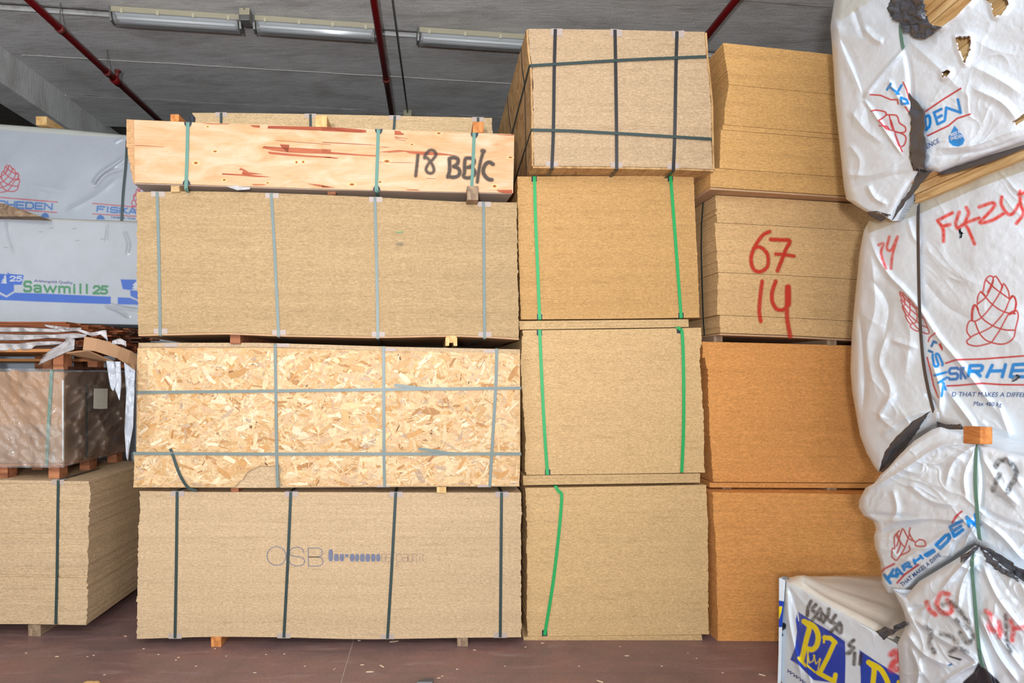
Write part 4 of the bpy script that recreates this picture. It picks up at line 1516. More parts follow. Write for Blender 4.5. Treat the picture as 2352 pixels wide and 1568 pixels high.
    def build(self):
        rg = np.concatenate([self.col, np.ones((len(self.col), 1))], 1)
        o = mesh_obj(self.part, self.V, self.FC, M[self.mat], self.root, True, attrs={'print': ('FLOAT_COLOR', 'POINT', rg)})
        self.obj = o
        return o

    def at(self, px, py, off=0.004):
        """point on the film"""
        px, py = np.asarray(px, float), np.asarray(py, float)
        gx, gy, h = self.G
        st = 3
        fx, fy, fh = gx[::st, ::st].ravel(), gy[::st, ::st].ravel(), h[::st, ::st].ravel()
        hh = np.array([fh[np.argmin((fx - a) ** 2 + (fy - b) ** 2)] for a, b in zip(np.atleast_1d(px), np.atleast_1d(py))])
        return self.plane.pt(np.atleast_1d(px), np.atleast_1d(py), hh + off)

    def band(self, name, pts, w, mat, off=0.004, n=26):
        s = resample(smooth_line(pts, 8) if len(pts) > 2 else pts, n)
        p = self.at(s[:, 0], s[:, 1], off)
        p[1:-1] = (p[:-2] + p[1:-1] * 2 + p[2:]) / 4 + self.plane.n * 0.002
        return ribbon(name, p, [self.plane.n] * n, w, 0.0015, mat, self.root)

    def flap(self, name, top, bot, mat, off=0.006, amp=0.006, nu=26, nv=8, seed=1, freq=0.06):
        a, b = resample(top, nu), resample(bot, nu)
        vv = np.linspace(0, 1, nv)[:, None, None]
        g = a[None] * (1 - vv) + b[None] * vv
        p = self.at(g[..., 0].ravel(), g[..., 1].ravel(), off)
        hh = amp * (np.abs(fbm(g[..., 0] * freq, g[..., 1] * freq, seed, 4)))
        p = p + self.plane.n * hh.reshape(-1, 1)
        idx = np.arange(nu * nv).reshape(nv, nu)
        fc = np.stack([idx[:-1, :-1], idx[1:, :-1], idx[1:, 1:], idx[:-1, 1:]], -1).reshape(-1, 4)
        o = mesh_obj(name, p, fc, mat, self.root, True)
        m_ = o.modifiers.new('thickness', 'SOLIDIFY')
        m_.thickness = 0.002
        return o

    def text(self, txt, p0, p1, height, mat, off=0.0035, shear=0.0, bold=0.0, down=None):
        """small print: flat letters laid on the film from p0 to p1 (baseline, survey pixels)"""
        cu = bpy.data.curves.new('print', 'FONT')
        cu.body = txt
        cu.size = 1.0
        cu.offset = bold
        cu.resolution_u = 2
        ob = bpy.data.objects.new('print', cu)
        COL.objects.link(ob)
        dg = bpy.context.evaluated_depsgraph_get()
        me = bpy.data.meshes.new_from_object(ob.evaluated_get(dg))
        co = np.zeros(len(me.vertices) * 3)
        me.vertices.foreach_get('co', co)
        co = co.reshape(-1, 3)
        fcs = [tuple(p.vertices) for p in me.polygons]
        bpy.data.objects.remove(ob)
        bpy.data.curves.remove(cu)
        bpy.data.meshes.remove(me)
        x0, x1 = co[:, 0].min(), co[:, 0].max()
        p0, p1 = np.array(p0, float), np.array(p1, float)
        d = p1 - p0
        up = np.array(down if down is not None else (-d[1], d[0])) / np.linalg.norm(down if down is not None else d)
        if down is None:
            up = np.array((d[1], -d[0])) / np.linalg.norm(d)
        u = (co[:, 0] - x0) / (x1 - x0)
        q = p0 + d * u[:, None] + up * (co[:, 1:2] / 0.72 * height) + d / np.linalg.norm(d) * (co[:, 1:2] * shear * height)
        P = self.at(q[:, 0], q[:, 1], off)
        return mesh_obj('small_print', P, fcs, mat, self.root)


# ------------------------------------------------------------------ wrapped timber packs beside the aisle
PP2 = Plane.side(2110, 2.89, 1180)
a2 = np.array(PP2.p)
PP1 = Plane((a2[0] - 0.10, a2[1], 0), PP2.n)
PP3 = Plane((a2[0] - 0.20, a2[1], 0), PP2.n)
PP4 = Plane((a2[0] - 0.31, a2[1], 0), PP2.n)
RX = 2385     # the packs run on out of view

# pack with print and red number
b2 = Bag('timber_pack', 'tallest white-wrapped timber pack, red sprayed code and big red cone emblem', PP2,
         [(1996, 506), (2030, 500), (2062, 482), (2100, 452), (2160, 432), (2250, 396), (2352, 352), (RX, 318)],
         [(2018, 1084), (2034, 1070), (2062, 1035), (2098, 1004), (2140, 978), (2158, 972), (2200, 985), (2240, 1003), (2290, 1022), (2352, 1034), (RX, 1050)],
         [(1996, 506), (1984, 530), (1974, 580), (1968, 640), (1960, 720), (1955, 790), (1953, 850), (1957, 900), (1966, 950), (1975, 1000), (1990, 1040), (2010, 1075), (2018, 1084)],
         step=1.35, seed=3, bulge=0.025, crumple=(0.0055, 95, 0.9, 0.6), fine=0.0008,
         folds=[([(1994, 535), (2015, 590), (2045, 635), (2070, 660), (2110, 705), (2150, 768), (2195, 822), (2240, 880), (2300, 960), (2320, 1000)], 0.016, 13),
                ([(2118, 560), (2180, 620), (2260, 660)], 0.006, 26), ([(2085, 500), (2096, 540), (2110, 560)], 0.007, 12), ([(2120, 640), (2170, 700), (2240, 740)], -0.006, 20),
                ([(1998, 560), (2010, 700), (1990, 800), (2020, 930)], 0.014, 26), ([(2040, 760), (2020, 830), (2045, 900), (2010, 980)], 0.013, 18), ([(1972, 700), (1985, 860), (1980, 960)], -0.014, 16),
                ([(2045, 780), (2110, 800)], 0.01, 12), ([(2060, 900), (2020, 950), (2060, 990)], 0.010, 14), ([(2140, 830), (2160, 900), (2150, 970)], 0.02, 16),
                ([(2170, 890), (2230, 970), (2240, 1000)], 0.02, 16), ([(2290, 920), (2320, 1005)], 0.012, 12), ([(2060, 660), (2090, 760), (2080, 860)], 0.008, 22), ([(2000, 640), (2040, 700), (2030, 780)], -0.01, 16),
                ([(2220, 960), (2340, 1000)], 0.008, 16), ([(2020, 1000), (2080, 960), (2140, 940)], 0.010, 12), ([(2125, 900), (2150, 930), (2160, 972)], -0.012, 10)],
         edge_r=0.05, edge=26, holes=[[(2200, 528), (2206, 526), (2213, 542), (2205, 546)], [(2322, 872), (2332, 862), (2340, 858), (2346, 864), (2336, 872), (2326, 876)]], depth=0.9, depth_b=0.15)
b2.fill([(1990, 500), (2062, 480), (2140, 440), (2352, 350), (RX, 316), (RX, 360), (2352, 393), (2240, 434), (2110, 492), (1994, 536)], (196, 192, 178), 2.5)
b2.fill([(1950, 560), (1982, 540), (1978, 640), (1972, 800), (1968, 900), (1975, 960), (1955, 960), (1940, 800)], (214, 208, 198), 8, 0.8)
cl = cone_at((2219, 632), (122, 0), (0, 164))
b2.ink(cl, 1.7, (196, 40, 44))
b2.ink([l for i, l in enumerate(cone_at((2044, 660), (52, 20), (50, 96)))], 1.5, (190, 44, 48), strength=0.95)
b2.ink([[(2172, 834), (2196, 826), (2260, 824), (2352, 817), (RX, 812)], [(2175, 886), (2200, 885), (2256, 880), (2300, 883), (RX, 884)]], 2.0, (200, 42, 46))
z4 = lambda x, y: (1930 + x / 3.267, 640 + y / 3.267)
for txt, q, hw, c in (('S', ((820, 672), (888, 668), (815, 755), (880, 752)), 3.4, (54, 126, 200)), ('K', ((905, 670), (925, 668), (905, 748), (940, 745)), 3.2, (54, 126, 200)),
                      ('R', ((975, 652), (1070, 650), (960, 728), (1050, 728)), 4.2, (24, 142, 220)), ('H', ((1140, 650), (1240, 645), (1100, 735), (1215, 735)), 4.2, (20, 142, 222)),
                      ('E', ((1300, 645), (1400, 640), (1275, 735), (1380, 735)), 4.2, (20, 142, 222)), ('D', ((1450, 640), (1545, 636), (1430, 732), (1530, 730)), 4.2, (20, 142, 222))):
    b2.ink(glyph_lines(txt, *[z4(*p) for p in q]), hw, c)
# letters squashed in the fold
for txt, q in (('S', ((735, 560), (775, 650), (690, 570), (705, 660))), ('I', ((795, 690), (795, 712), (705, 715), (708, 735))), ('K', ((800, 740), (790, 830), (735, 780), (760, 880)))):
    b2.ink(glyph_lines(txt, *[z4(*p) for p in q]), 3.0, (20, 142, 222))
b2.ink([[z4(*p) for p in l] for l in (((685, 505), (700, 470), (720, 480)), ((665, 540), (690, 550)))], 3, (40, 120, 184))
b2.ink([[z4(*p) for p in l] for l in (((660, 470), (670, 440), (712, 408)), ((652, 590), (680, 700), (700, 800), (735, 890)))], 1.8, (200, 42, 46))
b2.fill([z4(*p) for p in ((735, 490), (755, 480), (770, 520), (765, 545))], (200, 42, 46))
z3 = lambda x, y: (1930 + x / 3.732, 340 + y / 3.732)
red_s = [((835, 620), (960, 555)), ((840, 630), (880, 690), (885, 800)), ((880, 670), (940, 655)), ((1020, 550), (990, 640), (1005, 690)), ((1005, 690), (1080, 640), (1190, 600)), ((1080, 510), (1100, 560), (1070, 640), (1100, 700), (1150, 820)),
         ((1190, 505), (1300, 470), (1320, 500), (1230, 600), (1200, 640), (1300, 620), (1400, 560)), ((1385, 420), (1380, 480), (1430, 560), (1480, 560), (1530, 480)), ((1540, 370), (1545, 480), (1570, 560), (1510, 645)), ((1530, 400), (1640, 360)), ((1640, 340), (1660, 420), (1650, 560))]
b2.ink([smooth_line([z3(*p) for p in l], 5) if len(l) > 2 else [z3(*p) for p in l] for l in red_s], 4.2, (226, 44, 34), 4.0, 0.95, 0.12)
b2.ink([smooth_line([z3(*p) for p in l], 5) for l in (((330, 830), (370, 820), (350, 900), (390, 1030)), ((420, 760), (400, 860), (440, 870), (490, 760), (450, 900), (435, 1030)))], 3.4, (222, 44, 36), 3.6, 0.9, 0.15)
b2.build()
b2.band('strap', [(2112, 452), (2110, 500), (2111, 600), (2114, 720), (2122, 830), (2137, 910), (2153, 972)], 0.020, M['strap_brown'], 0.006)
b2.band('strap', [(2153, 972), (2175, 976), (2210, 980)], 0.03, M['black_film'], 0.004)
b2.flap('black_tape', [(2140, 944), (2100, 966), (2060, 1003), (2032, 1042), (2020, 1080)], [(2124, 962), (2112, 985), (2100, 1000), (2075, 1040), (2036, 1087)], M['black_film'], 0.008, 0.006, seed=4)
b2.text('D THAT MAKES A DIFFERENCE', (2186, 910), (2395, 912), 11, M['ink_small'], shear=0.25)
b2.text('Max 400 kg', (2236, 931), (2300, 933), 10, M['ink_small'], shear=0.2)

# top pack with torn film
hol = [[(2118, -70), (2118, 40), (2132, 56), (2160, 64), (2178, 50), (2196, 38), (2212, 20), (2232, 0), (2245, -70)],
       [(2268, -4), (2276, 8), (2284, 38), (2300, 34), (2315, 12), (2314, -4), (2290, -14)],
       [(2196, 86), (2228, 84), (2230, 104), (2226, 122), (2216, 146), (2208, 130), (2200, 112)],
       [(2164, 166), (2178, 160), (2183, 165), (2176, 174), (2166, 178)], [(2326, 280), (2352, 262), (RX, 240), (RX, 268), (2352, 276), (2336, 286)]]
z2 = lambda x, y: (1880 + x / 3.015, y / 3.015)
f2l = lambda *p: [z2(*q) for q in p]
rims = [(h_ + [h_[0]], 0.012, 13, 1) for h_ in hol[1:4]] + [(hol[0], 0.012, 14, 1)]
b1 = Bag('timber_pack', 'torn white-wrapped timber pack on top of its pile, boards showing through holes', PP1,
         [(1926, -70), (2000, -75), (2120, -78), (2352, -80), (RX, -80)],
         [(1996, 490), (2030, 496), (2050, 508), (2074, 458), (2095, 420), (2122, 392), (2160, 396), (2200, 380), (2280, 352), (2352, 327), (RX, 300)],
         [(1926, -70), (1912, 25), (1907, 60), (1911, 110), (1915, 170), (1918, 230), (1925, 300), (1932, 370), (1938, 430), (1944, 458), (1970, 475), (1996, 490)],
         step=1.35, seed=12, bulge=0.03, crumple=(0.005, 95, -0.6, 0.6), fine=0.0008, edge_r=0.045, edge=22, depth=0.9, depth_b=0.02, holes=hol,
         folds=rims + [([(1918, 40), (1935, 110), (1965, 180), (1990, 240)], 0.012, 22), ([(1915, 60), (1960, 150), (1985, 230), (2000, 300)], -0.010, 18), ([(1980, 60), (2010, 90), (2030, 95)], 0.010, 16), ([(1960, 20), (1985, 90)], -0.008, 14),
                       ([(1982, 226), (2030, 165), (2078, 112)], 0.020, 9), ([(1982, 226), (2010, 265), (2040, 310), (2075, 360)], 0.018, 8), ([(2080, 112), (2090, 180), (2095, 240), (2130, 260)], -0.014, 12),
                       ([(2085, 90), (2150, 150), (2230, 230)], 0.006, 22), ([(2230, 150), (2290, 180), (2352, 220)], 0.010, 26), ([(2230, 200), (2300, 235), (2340, 280)], 0.010, 20), ([(2200, 60), (2270, 110), (2352, 130)], 0.007, 30),
                       ([(2150, 340), (2230, 335), (2300, 310), (2352, 290)], 0.010, 14), ([(2150, 360), (2260, 345), (2352, 312)], -0.008, 10), ([(1935, 400), (2010, 400), (2085, 362)], 0.008, 14), ([(1940, 440), (2020, 410), (2090, 395)], -0.008, 12),
                       ([(1990, 420), (2010, 455), (2040, 470)], 0.014, 14), ([(1950, 330), (1975, 370), (1965, 420)], 0.008, 16), ([(1950, 250), (1990, 300), (2030, 330)], 0.008, 18), ([(2040, 180), (2060, 220), (2090, 250)], 0.010, 12)])
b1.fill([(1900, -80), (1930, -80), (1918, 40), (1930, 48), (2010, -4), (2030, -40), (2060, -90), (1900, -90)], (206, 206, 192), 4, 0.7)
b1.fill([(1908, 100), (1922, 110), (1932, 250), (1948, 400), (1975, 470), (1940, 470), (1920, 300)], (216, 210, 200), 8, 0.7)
for h_ in hol:
    b1.ink([h_ + [h_[0]]], 5.0, (240, 243, 247), 5.0, 0.9)
    b1.ink([h_[:2]], 1.2, (58, 48, 76), 2.4, 0.8, 0.4)
b1.ink([f2l((740, 772), (860, 690), (985, 612)), f2l((755, 940), (900, 870), (960, 820), (1050, 790))], 2.0, (196, 44, 50))
for txt, q in (('D', ((735, 812), (770, 795), (745, 900), (775, 868))), ('E', ((800, 780), (850, 755), (825, 860), (870, 838))), ('N', ((885, 745), (965, 690), (875, 830), (985, 780)))):
    b1.ink(glyph_lines(txt, *f2l(*q)), 3.4, (20, 138, 216))
b1.ink([f2l((358, 655), (430, 660), (500, 690), (545, 690), (552, 720)), f2l((585, 570), (610, 620), (628, 690)), f2l((600, 740), (645, 805))], 1.8, (200, 44, 50))
b1.ink([f2l((475, 620), (500, 580)), f2l((490, 600), (555, 650)), f2l((540, 650), (575, 590)), f2l((570, 680), (575, 720), (620, 715), (610, 690), (570, 675))], 3.0, (20, 138, 216))
b1.ink([smooth_line(f2l(*l), 4) for l in (((362, 770), (400, 762), (460, 775), (465, 800), (415, 835)), ((465, 795), (540, 800), (560, 850), (600, 880), (595, 915), (520, 905), (490, 800)), ((520, 905), (470, 890), (420, 840)), ((500, 830), (540, 950), (580, 1050)),
                                          ((520, 905), (600, 940), (595, 1000), (560, 1010), (530, 930)), ((420, 870), (470, 875), (490, 895)))], 1.8, (200, 40, 46))
b1.fill(f2l((940, 868), (960, 890), (1000, 940), (1012, 970), (1000, 1000), (970, 1015), (930, 1010), (903, 985), (900, 950), (920, 910)), (20, 138, 214))
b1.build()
b1.text('ENCE', z2(752, 1030), z2(838, 985), 11, M['ink_small'], shear=0.25)
b1.text('MADE IN', z2(918, 945), z2(985, 922), 8, M['ink_white'], bold=0.02)
b1.text('SWEDEN', z2(916, 973), z2(1000, 950), 8, M['ink_white'], bold=0.02)
b1.flap('black_flap', f2l((510, -10), (600, -30), (740, -20), (755, 120)), f2l((475, 60), (520, 120), (600, 180), (770, 160)), M['black_film'], 0.016, 0.022, 40, 20, 7, 0.05)
b1.flap('black_flap', f2l((580, 160), (640, 180), (740, 150), (800, 175), (880, 185)), f2l((640, 240), (660, 262), (740, 270), (800, 240), (880, 190)), M['black_film'], 0.016, 0.016, 36, 14, 8, 0.05)
b1.flap('black_tape', f2l((640, 640), (650, 800), (640, 1000), (640, 1110), (665, 1180)), f2l((642, 642), (745, 780), (752, 900), (750, 1100), (750, 1185)), M['black_film'], 0.012, 0.010, 24, 10, 9, 0.05)
b1.flap('black_tape', f2l((690, 1185), (640, 1320), (560, 1420), (516, 1525)), f2l((800, 1180), (700, 1290), (620, 1390), (530, 1510)), M['black_film'], 0.008, 0.006, 20, 8, 11, 0.05)
b1.flap('black_tape', f2l((790, 1175), (960, 1150), (1200, 1070), (1423, 1005), (1640, 940)), f2l((865, 1212), (960, 1190), (1200, 1120), (1423, 1030), (1640, 970)), M['black_film'], -0.012, 0.004, 24, 6, 12, 0.05)
b1.flap('black_tape', f2l((345, 1470), (400, 1462), (500, 1485)), f2l((375, 1505), (430, 1535), (505, 1490)), M['black_film'], 0.0, 0.006, 12, 5, 13, 0.05)
b1.band('strap', f2l((570, 150), (575, 240), (590, 335)), 0.02, M['strap_teal'], 0.008, 10)
# boards inside, seen through the holes and along the bottom edge
dvec = np.array((-PP1.n[1], PP1.n[0], 0))
if dvec[1] < 0:
    dvec = -dvec
base1 = PP1.pt(2120, 392, -0.010)
zb, zt = PP2.pt(2110, 470)[2], 3.72
nb = 28
for k in range(nb):
    z0 = zb + (zt - zb) * k / nb
    z1 = zb + (zt - zb) * (k + 1) / nb - 0.004
    o0 = base1 * np.array((1, 1, 0)) - dvec * 1.1 - PP1.n * (random.uniform(0.0, 0.008) + (0.05 if k < 2 else 0))
    o1 = o0 + dvec * 1.25
    w3 = -PP1.n * 0.9
    m = MB()
    m.hexa([np.array((q[0], q[1], z0)) for q in (o0, o1, o1 + w3, o0 + w3)] + [np.array((q[0], q[1], z1)) for q in (o0, o1, o1 + w3, o0 + w3)])
    m.obj('timber_board', M['timber'], b1.root)
# third pack
b3 = Bag('timber_pack', 'slumped white-wrapped pack with puckered film and sprayed dark loop', PP3,
         [(2022, 1090), (2040, 1074), (2068, 1042), (2100, 1012), (2140, 986), (2160, 980), (2200, 992), (2240, 1010), (2290, 1030), (2352, 1046), (RX, 1064)],
         [(2026, 1338), (2040, 1362), (2075, 1366), (2110, 1330), (2160, 1300), (2205, 1272), (2238, 1248), (2262, 1258), (2300, 1292), (2352, 1328), (RX, 1384)],
         [(2022, 1090), (2006, 1112), (1988, 1120), (1973, 1148), (1972, 1166), (1984, 1184), (2006, 1196), (2012, 1214), (2007, 1232), (2010, 1258), (2022, 1290), (2026, 1338)],
         step=1.35, seed=25, bulge=0.05, crumple=(0.009, 80, 0.5, 0.6), fine=0.001, edge_r=0.045, edge=20, depth=0.5, depth_b=0.12,
         folds=[([(1990, 1130), (2080, 1075), (2160, 1025), (2235, 1018)], 0.018, 14), ([(2030, 1200), (2120, 1190), (2200, 1196), (2245, 1190)], 0.018, 12), ([(1985, 1180), (2080, 1186), (2180, 1190)], -0.012, 10),
                ([(2010, 1230), (2100, 1200), (2180, 1195)], -0.012, 12), ([(2240, 1022), (2190, 1060), (2170, 1120)], 0.014, 14), ([(2240, 1030), (2215, 1090), (2220, 1150)], 0.012, 12), ([(2050, 1120), (2060, 1170), (2045, 1200)], 0.012, 14),
                ([(2085, 1110), (2140, 1150), (2200, 1160)], 0.012, 14), ([(2248, 1190), (2300, 1230), (2352, 1290)], 0.014, 14), ([(2248, 1170), (2310, 1200), (2352, 1212)], -0.012, 12), ([(2250, 1040), (2300, 1120), (2340, 1160)], 0.012, 14),
                ([(2310, 1040), (2330, 1090), (2352, 1120)], 0.010, 12), ([(2245, 1020), (2256, 1100), (2250, 1180)], -0.010, 10), ([(2060, 1300), (2130, 1250), (2200, 1215), (2245, 1195)], 0.014, 16), ([(2020, 1330), (2090, 1290), (2150, 1240)], 0.01, 14),
                ([(2210, 1275), (2225, 1230), (2246, 1200)], 0.014, 12), ([(2180, 1290), (2200, 1240), (2240, 1200)], -0.012, 9)])
z5 = lambda x, y: (1930 + x / 4.356, 980 + y / 4.356)
g5 = lambda *p: [z5(*q) for q in p]
b3.fill(g5((420, 1470), (900, 1270), (1180, 1080), (1350, 870), (1370, 1010), (1260, 1020), (1080, 1180), (900, 1290), (660, 1420), (480, 1560)), (238, 240, 242), 3)
for txt, q, hw in (('K', ((440, 1480), (530, 1430), (500, 1560), (570, 1490)), 4), ('A', ((540, 1440), (590, 1400), (560, 1500), (630, 1480)), 3.2), ('R', ((620, 1390), (680, 1355), (640, 1430), (710, 1400)), 3.2),
                   ('H', ((735, 1330), (800, 1290), (750, 1370), (825, 1315)), 3.2), ('E', ((850, 1280), (930, 1235), (870, 1290), (940, 1245)), 4), ('D', ((960, 1180), (1080, 1060), (1000, 1215), (1100, 1120)), 4.2),
                   ('E', ((1100, 1000), (1215, 940), (1140, 1095), (1225, 1030)), 4.2), ('N', ((1265, 905), (1350, 880), (1290, 990), (1370, 1000)), 4.4)):
    b3.ink(glyph_lines(txt, *g5(*q)), hw, (22, 142, 220))
b3.ink([g5((1120, 960), (1150, 900), (1215, 845)), g5((1140, 930), (1185, 870)), g5((570, 1560), (640, 1480), (780, 1380)), g5((405, 1460), (440, 1420), (540, 1370)), g5((1380, 950), (1400, 980))], 2.4, (196, 70, 84))
b3.ink([smooth_line(g5(*l), 5) for l in (((515, 1300), (520, 1220), (545, 1210), (540, 1110), (565, 1070), (590, 1120), (600, 1180), (570, 1260)), ((590, 1040), (560, 1080), (600, 1150), (640, 1200)), ((630, 1020), (680, 1110), (740, 1145)), ((620, 1020), (590, 1110), (565, 1190)),
                                          ((700, 1010), (690, 1060), (720, 1120), (750, 1150), (790, 1130)), ((690, 1080), (640, 1220), (570, 1330)), ((515, 1300), (560, 1335), (600, 1290), (690, 1240), (690, 1190)), ((750, 1150), (760, 1190), (850, 1190), (840, 1140), (790, 1125)))], 1.7, (186, 70, 76))
b3.ink([smooth_line(g5((1555, 395), (1600, 335), (1690, 350), (1755, 440), (1750, 520), (1700, 590), (1675, 650)), 5), g5((1590, 480), (1560, 540), (1530, 630))], 6.5, (52, 50, 50), 5, 0.9, 0.35)
b3.ink([g5((1560, 660), (1640, 720), (1720, 800))], 8, (90, 88, 86), 14, 0.45, 0.4)
b3.build()
b3.band('strap', [(2245, 1016), (2243, 1060), (2242, 1110), (2246, 1165), (2248, 1200), (2252, 1240)], 0.017, M['strap_teal'], 0.008, 20)
b3.text('THAT MAKES A DIFFE', z5(620, 1600), z5(1010, 1290), 10, M['ink_small'], bold=0.01)

# fourth pack
b4 = Bag('timber_pack', 'crumpled white-wrapped pack with smeared red and black spray, above the blue-logo pack', PP4,
         [(2050, 1352), (2080, 1368), (2112, 1334), (2162, 1304), (2208, 1276), (2240, 1252), (2264, 1262), (2302, 1296), (2352, 1334), (RX, 1390)],
         [(2070, 1640), (2150, 1660), (2260, 1690), (2352, 1710), (RX, 1740)],
         [(2050, 1352), (2062, 1376), (2074, 1400), (2082, 1425), (2078, 1442), (2072, 1456), (2062, 1475), (2064, 1510), (2066, 1560), (2070, 1640)],
         step=1.35, seed=37, bulge=0.04, crumple=(0.009, 80, 0.9, 0.6), fine=0.001, edge_r=0.045, edge=20, depth=0.5, depth_b=0.12,
         folds=[([(2245, 1262), (2190, 1320), (2140, 1380), (2110, 1410)], 0.016, 12), ([(2245, 1270), (2210, 1340), (2200, 1400)], 0.014, 11), ([(2255, 1290), (2290, 1370), (2352, 1450)], 0.014, 12), ([(2262, 1400), (2300, 1470), (2352, 1540)], 0.020, 12),
                ([(2250, 1410), (2290, 1500), (2340, 1568)], 0.018, 12), ([(2100, 1420), (2150, 1460), (2220, 1500), (2245, 1520)], 0.018, 12), ([(2080, 1450), (2120, 1500), (2180, 1530)], 0.016, 14), ([(2090, 1480), (2110, 1540), (2100, 1600)], 0.014, 14),
                ([(2140, 1380), (2200, 1430), (2235, 1480)], 0.010, 12), ([(2235, 1290), (2230, 1370), (2240, 1440)], -0.010, 10), ([(2160, 1570), (2210, 1540), (2250, 1520)], 0.018, 12), ([(2085, 1400), (2130, 1390), (2180, 1330)], -0.012, 12),
                ([(2270, 1280), (2320, 1360), (2352, 1390)], -0.010, 12), ([(2240, 1450), (2270, 1540), (2290, 1600)], 0.014, 10)])
z6 = lambda x, y: (1770 + x / 4.041, 1240 + y / 4.043)
g6 = lambda *p: [z6(*q) for q in p]
b4.ink([smooth_line(g6(*l), 5) for l in (((1450, 580), (1480, 650), (1530, 690)), ((1650, 500), (1580, 500), (1545, 580), (1570, 660), (1650, 680), (1685, 630), (1640, 560)), ((2000, 660), (2040, 700), (2030, 800), (2080, 850)), ((2120, 760), (2130, 850), (2120, 900)),
                                          ((2230, 750), (2250, 830), (2240, 930)), ((2250, 820), (2352, 810)), ((1140, 1040), (1160, 1100)))], 6, (222, 40, 36), 6, 0.9, 0.25)
b4.ink([smooth_line(g6(*l), 5) for l in (((1600, 600), (1680, 580), (1740, 640), (1840, 760)), ((1720, 740), (1780, 790), (1850, 830), (1880, 910), (1820, 950), (1760, 860)), ((1440, 800), (1490, 850), (1480, 960), (1520, 1040)), ((1580, 870), (1680, 900), (1740, 960)),
                                          ((2180, 700), (2190, 820), (2195, 960), (2230, 1040)), ((1670, 1040), (1740, 1000), (1820, 1040)))], 5.5, (60, 56, 54), 7, 0.85, 0.4)
b4.fill(g6((1640, 1065), (1780, 1105), (1760, 1120), (1660, 1085)), (50, 48, 50), 2)
b4.fill(g6((1640, 1160), (1680, 1140), (1690, 1155), (1660, 1170)), (50, 120, 180), 2)
b4.fill(g6((1930, 1130), (2000, 1200), (2100, 1290), (2180, 1380), (2200, 1500), (1700, 1500), (1790, 1310), (1880, 1230)), (40, 38, 46), 3)
b4.build()
b4.band('strap', [(2240, 1262), (2234, 1290), (2240, 1370), (2246, 1440), (2252, 1500), (2258, 1532)], 0.017, M['strap_teal'], 0.008, 20)
b4.flap('black_tape', g6((1950, 50), (2050, 80), (2160, 150), (2352, 270), (2500, 350)), g6((2020, 190), (2090, 270), (2190, 320), (2352, 390), (2500, 480)), M['black_film'], 0.012, 0.010, 36, 12, 3, 0.05)
b4.flap('black_tape', g6((1950, 30), (1880, 90), (1776, 150)), g6((1945, 60), (1890, 115), (1776, 210)), M['black_film'], 0.010, 0.006, 14, 6, 4)
b4.flap('black_flap', g6((1000, 850), (1060, 800), (1130, 830), (1240, 750), (1280, 760)), g6((1060, 930), (1100, 900), (1160, 870), (1250, 800), (1270, 780)), M['black_film'], 0.01, 0.012, 30, 12, 6, 0.08)
# block between packs
m = MB()
q = PP3.pt([2212, 2252, 2252, 2212], [1018, 1020, 980, 978], 0.03)
m.prism([tuple(p) for p in q], -PP3.n * 0.04)
tag(m.obj('timber_batten', M['batten'], bevel=0.003), 'orange block wedged between two white packs, above the teal strap', 'batten')

M['wrap_body'] = plain('wrap_body', (202, 208, 215), 0.35, 0.45, vary=0.03, scale=5, bump=0.25)


def body(bag, plane, pxl, zb, zt, near=1.15, inset=0.035, filled=True, inner=None):
    """the wrapped timber itself, running on towards the aisle"""
    n = plane.n
    dv = np.array((-n[1], n[0], 0))
    if dv[1] < 0:
        dv = -dv
    far = plane.pt(pxl, CY + 1)
    nr = plane.pt(RX - 3, CY + 1)
    w3 = -n * 0.85
    for name, a, b, ins, dz in (('body', far, nr, inset, 0.012), ('wrap_sleeve', nr, nr - dv * near, 0.0, 0.0)):
        if name == 'body' and not filled:
            continue
        za, zc_ = inner if (name == 'body' and inner) else (zb, zt)
        q = [np.array((c[0], c[1], 0)) for c in (b - n * ins, a - n * ins, a + w3, b + w3)]
        m = MB()
        m.hexa([c + np.array((0, 0, za + dz)) for c in q] + [c + np.array((0, 0, zc_ - dz)) for c in q])
        m.obj(name, M['wrap_body'], bag.root, bevel=0.02 if name == 'wrap_sleeve' else 0.0)


body(b1, PP1, 2005, float(PP2.pt(2110, 470)[2]) + 0.08, 3.73, filled=False)
body(b2, PP2, 2040, 1.56, 2.53, inner=(1.6, 2.5))
body(b3, PP3, 2080, 1.12, 1.52, inner=(1.18, 1.37))
body(b4, PP4, 2140, 0.625, 1.06, inner=(0.64, 0.9))

# pack with the blue flags
PZX = (1800 - CX) / F * 3.5
PPZ = Plane((PZX, 3.5, 0), (-1, 0, 0))
PPZt = Plane((0, 0, CZ - (1333 - CY) / F * 3.5), (0, 0, 1))
bz = Bag('timber_pack', 'white-wrapped pack on the floor printed with blue flags and yellow letters', PPZ,
         [(1807, 1333), (1850, 1357), (1900, 1386), (1960, 1420), (2020, 1454), (2079, 1488), (2200, 1558), (2352, 1646)],
         [(1790, 1622), (1850, 1670), (1900, 1700), (1960, 1750), (2020, 1790), (2079, 1840), (2200, 1920), (2352, 2040)],
         [(1803, 1333), (1796, 1400), (1793, 1440), (1792, 1470), (1791, 1510), (1790, 1560), (1790, 1622)],
         right=[(2352, 1646), (2352, 2040)],
         step=1.35, seed=51, bulge=0.0, crumple=(0.003, 70, 0.3, 1.0), fine=0.0004, soft=0.006, edge_r=0.012, edge=9, depth=0.02,
         folds=[([(1808, 1340), (1812, 1420), (1828, 1500), (1842, 1560)], 0.014, 12), ([(1810, 1345), (1830, 1400), (1836, 1440)], -0.008, 10), ([(1808, 1340), (1880, 1420), (1960, 1480)], 0.006, 16), ([(1850, 1500), (1858, 1550), (1870, 1600)], 0.006, 8)])
